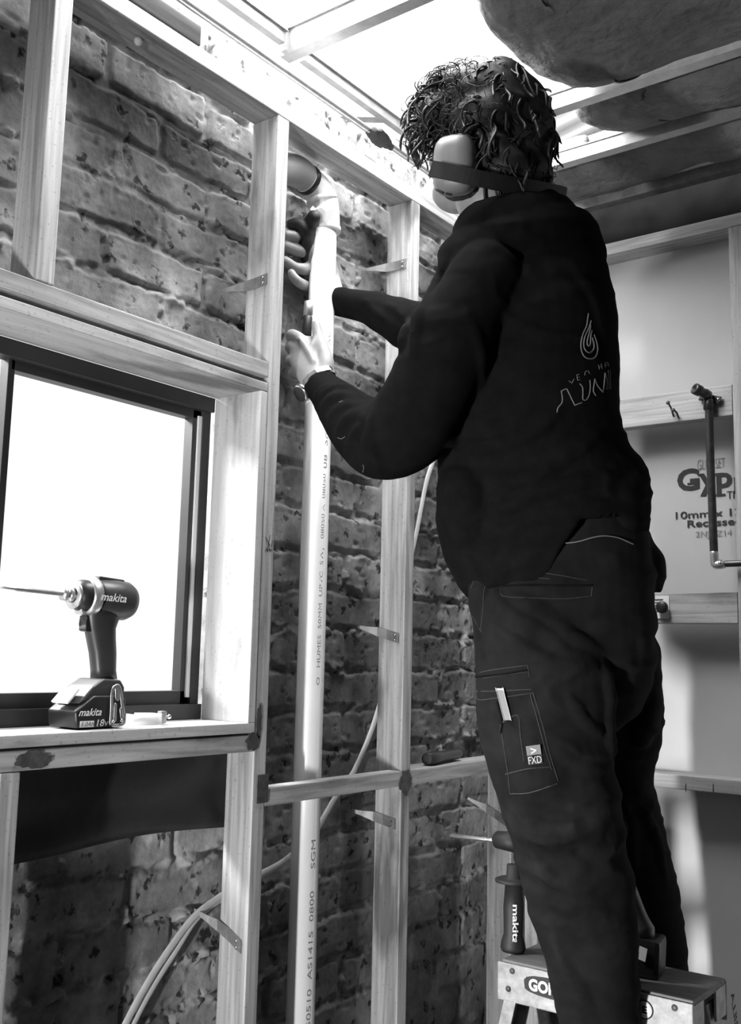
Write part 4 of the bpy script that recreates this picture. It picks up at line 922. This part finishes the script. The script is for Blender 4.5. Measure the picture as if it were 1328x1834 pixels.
# ---- trousers
V, F = [], []
loft(V, F, PELV, 40); loft(V, F, NLEG, 32); loft(V, F, FLEG, 32)
loft(V, F, [(1140, 970, 1.88, 30, .06), (1168, 1010, 1.88, 20, .05), (1174, 1040, 1.88, 12, .03), (1180, 1056, 1.88, 5, .012)], 16)  # hem flap at the back
loft(V, F, [(872, 1030, 1.83, 26, .05), (862, 1080, 1.83, 24, .05), (872, 1125, 1.83, 14, .04)], 16)  # gaping side pocket
loft(V, F, [(1150, 1200, 1.90, 30, .06), (1160, 1250, 1.90, 26, .06), (1150, 1310, 1.92, 25, .05)], 16)
B1 = bvh_of(V, F)
def q5(x, y): return (800+x/3.018, 900+y/3.018)
def q2(x, y): return (780+x/2.423, 1400+y/2.423)
PF = [([q5(*p) for p in ((255, 420), (290, 540), (370, 620), (480, 680), (590, 760), (660, 820))], .009),
      ([q5(*p) for p in ((250, 650), (330, 720), (430, 790), (560, 880), (680, 900), (800, 870))], .011),
      ([q5(*p) for p in ((580, 740), (660, 730), (760, 770), (870, 820))], .008), ([q5(*p) for p in ((300, 600), (420, 690), (520, 720))], .007),
      ([q5(*p) for p in ((160, 700), (200, 800), (200, 880))], .007), ([q5(*p) for p in ((820, 850), (850, 1000), (860, 1200), (870, 1400))], .010),
      ([q2(*p) for p in ((330, 80), (380, 150), (480, 250), (600, 330), (700, 400))], .009), ([q2(*p) for p in ((320, 110), (360, 200), (440, 320), (520, 420), (640, 450), (720, 420))], .009),
      ([q2(*p) for p in ((400, 180), (520, 220), (640, 200), (720, 150))], .009), ([q2(*p) for p in ((440, 400), (520, 520), (640, 560), (780, 560))], .008), ([q2(*p) for p in ((470, 440), (580, 580), (700, 620), (820, 600))], .007),
      ([q2(*p) for p in ((500, 560), (600, 640), (720, 670), (840, 650))], .007), ([q2(*p) for p in ((520, 640), (560, 760), (640, 900), (700, 1050))], .008), ([q2(*p) for p in ((560, 100), (680, 130), (760, 100))], .008),
      ([q2(*p) for p in ((650, 700), (740, 730), (840, 700))], .007), ([q2(*p) for p in ((600, 270), (700, 300), (790, 280))], .008), ([q2(*p) for p in ((810, 60), (840, 200), (860, 400))], .010), ([q2(*p) for p in ((900, 120), (950, 260), (990, 420))], .008),
      ([(1010, 1230), (1040, 1290), (1080, 1320)], .008), ([(990, 1330), (1030, 1370), (1085, 1380)], .008)]
folds(V, F, B1, [(l, r*FK) for l, r in PF], depth=0.45)
pants = fuse('trousers', V, F, 0.005, M_PANT, wk, 3)
crease(pants, 0.0075, 8, 15, 91)
BP = bvh_obj(pants)
ST = [[(250, 365), (400, 372), (560, 385), (760, 420)], [(255, 395), (400, 400), (560, 412)], [(300, 455), (420, 448), (600, 452), (790, 452)], [(300, 455), (305, 505), (460, 515), (640, 520), (780, 505)], [(790, 452), (785, 505)],
      [(240, 380), (205, 470), (200, 560), (185, 690)], [(150, 320), (150, 420), (110, 540), (190, 700)], [(150, 330), (190, 300), (290, 270)],
      [(155, 925), (250, 905), (440, 880)], [(160, 955), (300, 935), (440, 915)], [(440, 880), (450, 940)], [(160, 960), (165, 1060), (250, 1060), (470, 1030)], [(165, 1020), (270, 1020), (460, 1010)],
      [(470, 1030), (520, 1200), (560, 1360), (605, 1505)], [(455, 1040), (500, 1200), (540, 1350), (570, 1440)], [(300, 1250), (330, 1440), (345, 1575)], [(305, 1190), (385, 1150), (400, 1250), (420, 1400)], [(345, 1575), (450, 1570), (600, 1520)], [(290, 1240), (300, 1190), (345, 1165)], [(320, 1470), (440, 1440), (560, 1430)]]
strokes('seam', BP, [[q5(*p) for p in l] for l in ST], 0.0011, M_STITCH, pants, 0.0, 6)
for l_ in ([(160, 942), (240, 935), (330, 925), (435, 905)], [(300, 452), (450, 446), (620, 450), (785, 448)], [(275, 1080), (300, 1180), (295, 1240)]): strokes('pocket_slit', BP, [[q5(*p) for p in l_]], 0.0022, M_HOOD, pants, 0.0, 6)
# white waist cord
strokes('waist_cord', BP, [[q5(*p) for p in ((370, 210), (480, 216), (600, 220), (700, 214), (780, 192), (850, 180), (930, 190), (1010, 225))]], 0.0011, M_EMB, pants, 0.004, 6)
# pencil in the pocket
a = hit(BP, *q5(288, 1010), 0.008); b = hit(BP, *q5(330, 1175), 0.004)
pn = thing('pencil', 'flat pale carpenter pencil tucked in the leg pocket', 'pencil', b)
obj('shaft', obox((a+b)/2, b-a, RT*.012, DD*.006, .001), M_PVCG, pn); obj('end_cap', obox(a, (b-a)*0.06, RT*.0125, DD*.0065, .001), M_PAPER, pn)
# woven leg label
c = [hit(BP, *q5(*p), 0.0015) for p in ((430, 1318), (510, 1312), (522, 1408), (445, 1418))]
if all(x is not None for x in c):
    nrm = np.cross(c[1]-c[0], c[3]-c[0]); nrm /= np.linalg.norm(nrm); nrm *= -1 if nrm@DD > 0 else 1
    prism('leg_label', [p+nrm*0.0 for p in c], nrm*0.0012, M_INK, pants)
    xv = c[2]-c[3]; yv = c[0]-c[3]
    text_on('leg_label_lettering', 'FXD', c[3]+xv*.04+yv*.04, xv*.92, yv*.38, M_PVCG, pants, 0.0, 0, nrm*0.002)
    prism('leg_label_panel', [c[3]+yv*.50, c[3]+xv+yv*.50, c[3]+xv+yv, c[3]+yv], nrm*0.0018, M_EMB, pants)
    text_on('leg_label_lettering', '>', c[3]+xv*.30+yv*.56, xv*.40, yv*.34, M_PVCG, pants, 0.02, 0, nrm*0.0026)
# boots
for nm, px, py, t, zz in (('near', 1084, 1990, 1.735, .545), ('far', 1184, 1890, 2.05, .545)):
    c = PT(px, py, t); x, y = c[0], c[1]; V, F = [], []
    tube(V, F, [(x, y, zz+.13), (x, y, zz+.07)], [.052, .052], 16, 3); tube(V, F, [(x+.06, y, zz+.045), (x, y, zz+.045), (x-.08, y, zz+.042), (x-.16, y, zz+.036)], [.034, .042, .042, .030], 16, 5)
    bt = fuse('boot', V, F, .005, M_RUBBER, wk, 3); obj('sole', box(x-.19, x+.09, y-.04, y+.04, zz, zz+.016, .008), M_BLACKPL, bt)

# ---- wrist watch
wt = PT(566, 684, 2.035); ax = PT(560, 668, 2.05)-PT(583, 700, 2.02); ax /= np.linalg.norm(ax)
s1 = np.cross(ax, DD); s1 /= np.linalg.norm(s1); s2 = np.cross(ax, s1)
V, F = [], []; R_ = []; wc = PT(571, 684, 2.04)
for i in range(33):
    a = 2*math.pi*i/32; rad = s1*math.cos(a)*.036+s2*math.sin(a)*.027; n_ = rad/np.linalg.norm(rad)
    R_.append(np.array([wc+rad+ax*.007, wc+rad+n_*.004+ax*.006, wc+rad+n_*.004-ax*.006, wc+rad-ax*.007]))
rings_to_geo(R_, V, F, False); wband = geo_obj('watch_band', V, F, M_CHROME, wk, False); wband['label'] = 'bright metal wrist watch band'
sg = 1 if (s1@RT) < 0 else -1
cs = wc+s1*sg*.040-DD*0.004; nn = s1*sg*.8-DD*.5; nn /= np.linalg.norm(nn)
lathe('watch_case', cs-nn*.006, cs+nn*.006, [(0, .017), (.3, .021), (.8, .021), (1, .018)], M_CHROME, wband); lathe('watch_dial', cs+nn*.0055, cs+nn*.0068, [(0, .0165), (1, .0165)], M_INK, wband)
# ribbed cuffs
for rows, nm in ((LARM, 'cuff'), (RARM, 'cuff')):
    a = PT(*rows[-1][:3]); b = PT(*rows[-2][:3]); 
# tool handle held against the pipe
tl = thing('hand_tool', 'small upright tool with silver collar held against the pipe by the left hand', 'hand tool', PT(553, 610, 2.13))
lathe('collar', PT(554, 540, 2.145), PT(552, 567, 2.14), [(0, .008), (.05, .0105), (.95, .0105), (1, .009)], M_SILVER, tl, 20)
lathe('grip', PT(552, 566, 2.14), PT(549, 606, 2.125), [(0, .0085), (.1, .0100), (.9, .0105), (1, .008)], M_BLACKPL, tl, 20)
# added dark shell over palm and thumb of the far hand
V, F = [], []
def gs(pts, rad): tube(V, F, [RHp(p) for p in pts], rad, 14, 5)
gs([(578, 500, 2.255), (556, 470, 2.235), (550, 437, 2.215), (553, 408, 2.19), (563, 388, 2.172)], [.017, .0180, .0170, .0165, .0150])
gs([(566, 440, 2.25), (548, 415, 2.235), (534, 402, 2.232), (522, 402, 2.232)], [.018, .016, .014, .012])
gs([(572, 500, 2.262), (560, 470, 2.255), (555, 440, 2.25)], [.020, .021, .018])
gl_ = fuse('dark_hand_shell', V, F, .0028, M_RUBBER, wk, 2); gl_['label'] = 'dark shell over palm and thumb of the far hand'

# ---- ear muffs
em = thing('ear_muffs', 'pale ear muffs with a dark band behind the neck, on the head', 'ear muffs', PT(812, 295, 1.78))
mc = HP(0.020, .0, -0.008); 
def rrect(c, a, b, ha, hb, r=.4, n=32):
    out = []
    for i in range(n):
        t = 2*math.pi*i/n; out.append(c+a*ha*math.copysign(abs(math.cos(t))**.55, math.cos(t))+b*hb*math.copysign(abs(math.sin(t))**.55, math.sin(t)))
    return np.array(out)
mN = PT(816, 295, 1.0)-CAM; mN = -mN/np.linalg.norm(mN)          # direction to the camera
cN = Lv*0.8+mN*0.35; cN /= np.linalg.norm(cN)
mu = Uv*0.97+Fv*0.12; mu -= cN*(mu@cN); mu /= np.linalg.norm(mu); mf = np.cross(mu, cN)
cc = PT(815, 296, 1.775)
for s in (1,):
    V, F = [], []
    rings_to_geo([rrect(cc+cN*k, mf, mu, a_, b_) for k, a_, b_ in ((-.030, .034, .047), (-.012, .036, .050), (.002, .037, .052), (.012, .035, .049), (.019, .029, .043), (.022, .015, .028))], V, F)
    cup = geo_obj('ear_cup', V, F, M_MUFF, em)
    V, F = [], []; rings_to_geo([rrect(cc+cN*k, mf, mu, a_, b_) for k, a_, b_ in ((-.042, .030, .044), (-.036, .037, .051), (-.026, .037, .051))], V, F); geo_obj('cushion', V, F, M_BLACKPL, em)
    B_ = bvh_obj(cup)
    strokes('cup_mark', B_, [[(782, 339), (794, 345)], [(801, 346), (808, 348)]], .0028, M_INK, cup, 0)
V, F = [], []; c2 = HP(.010, -.105, -.005); rings_to_geo([rrect(c2-Lv*k, mf, mu, a_, b_) for k, a_, b_ in ((-.03, .034, .047), (.0, .037, .052), (.014, .029, .043))], V, F); geo_obj('ear_cup', V, F, M_MUFF, em)
bp_ = [PT(772, 302, 1.745), PT(800, 307, 1.735), PT(850, 318, 1.725), PT(900, 328, 1.735), PT(950, 336, 1.77), PT(1000, 346, 1.84)]
bp_ += [PT(1012, 350, 1.90), PT(990, 345, 1.98), HP(-.03, -.125, -.03), HP(.01, -.125, -.01)]
V, F = [], []; PB = catmull(np.array(bp_), 6); TB = np.gradient(PB, axis=0); TB /= np.linalg.norm(TB, axis=1)[:, None]
R_ = []
for p, t in zip(PB, TB):
    u = Uv-t*(Uv@t); u /= np.linalg.norm(u); n_ = np.cross(t, u); R_.append(np.array([p+u*.0135+n_*.0025, p+u*.0135-n_*.0025, p-u*.0135-n_*.0025, p-u*.0135+n_*.0025]))
rings_to_geo(R_, V, F); geo_obj('neck_band', V, F, M_BLACKPL, em, False)

# ---- hair: a lumpy mass and loose curls
V, F = [], []
HB = [((868, 205, 1.87), 98, 84, .108), ((905, 240, 1.88), 84, 112, .112), ((928, 305, 1.89), 60, 75, .095), ((800, 205, 1.86), 52, 42, .07), ((775, 215, 1.86), 30, 36, .05), ((860, 235, 1.86), 78, 55, .112), ((935, 335, 1.89), 52, 48, .08), ((820, 170, 1.86), 56, 42, .08), ((895, 165, 1.87), 56, 50, .085), ((893, 320, 1.86), 62, 60, .112), ((878, 290, 1.86), 52, 52, .112), ((940, 255, 1.88), 46, 76, .085)]
for (a, b, t), hx_, hy_, hz in HB:
    k = t/FPX; ellip(V, F, PT(a, b, t), RT*hx_*k, DD*hz, UP*hy_*k)
hair = fuse('hair', V, F, .005, M_HAIR, body, 6)
hr = random.Random(11)
for v in hair.data.vertices:
    c = v.co; n_ = 0.004*math.sin(c.x*70+2*math.sin(c.z*45))*math.sin(c.z*60+c.y*40); v.co = c+v.normal*n_
BHR = bvh_obj(hair)
V, F = [], []
def curl(p0, dirn, L, rad, turns, r):
    n = 18; pts = []; d = np.array(dirn, float); d /= np.linalg.norm(d); a = np.cross(d, [0.3, .5, .8]); a /= np.linalg.norm(a); b = np.cross(d, a); ph = hr.random()*6.28
    for i in range(n):
        s = i/(n-1); rr = rad*min(1, s*3); pts.append(p0+d*L*s+rr*(math.cos(ph+turns*6.28*s)*a+math.sin(ph+turns*6.28*s)*b)-np.array([0, 0, 1])*L*.35*s*s)
    tube(V, F, pts, [r]*(n-1)+[r*.4], 4, 1, round_cap=False)
cnt = 0
vs = hair.data.vertices
for _ in range(1500):
    v = vs[hr.randrange(len(vs))]; p = np.array(v.co); n_ = np.array(v.normal); rel = (p-hc)
    front = rel@Fv
    pj = p-CAM; px = 664+FPX*(pj@RT)/(pj@DD); py = 917-FPX*(pj@UP)/(pj@DD)
    if py > 300 and px < 880: continue
    wild = 1.0 if (px < 850 and py < 260) else (0.55 if py < 150 else 0.22)
    if px > 880 and py > 150 and hr.random() < 0.5 and px < 955: continue
    t = np.cross(n_, [hr.uniform(-1, 1), hr.uniform(-1, 1), hr.uniform(-1, 1)]); t /= np.linalg.norm(t)+1e-6
    down = np.array([0, 0, -1.0]) if py > 200 else np.array([-.3, -.2, -.3])
    d = n_*hr.uniform(.1, .5)*wild+t*.7+down*.5
    curl(p-n_*.008, d, hr.uniform(.025, .055)*(0.5+.5*wild), hr.uniform(.007, .015)*wild+.001, hr.uniform(.8, 1.8), hr.uniform(.0006, .0012))
for _ in range(420):
    v = vs[hr.randrange(len(vs))]; p = np.array(v.co); n_ = np.array(v.normal); pj = p-CAM; px = 664+FPX*(pj@RT)/(pj@DD); py = 917-FPX*(pj@UP)/(pj@DD)
    if py > 310 and px < 880: continue
    k = 1.0 if px < 870 else 0.5
    dn = np.array([-.25, -.1, -.9]); t = dn-n_*(dn@n_); t /= np.linalg.norm(t)+1e-6; t = t+np.cross(n_, t)*hr.uniform(-.8, .8)
    curl(p-n_*.004*(2-k), t, hr.uniform(.04, .075), .007*k+.0015, hr.uniform(.7, 1.4), hr.uniform(.0018, .0034))
geo_obj('loose_curls', V, F, M_HAIR, hair)
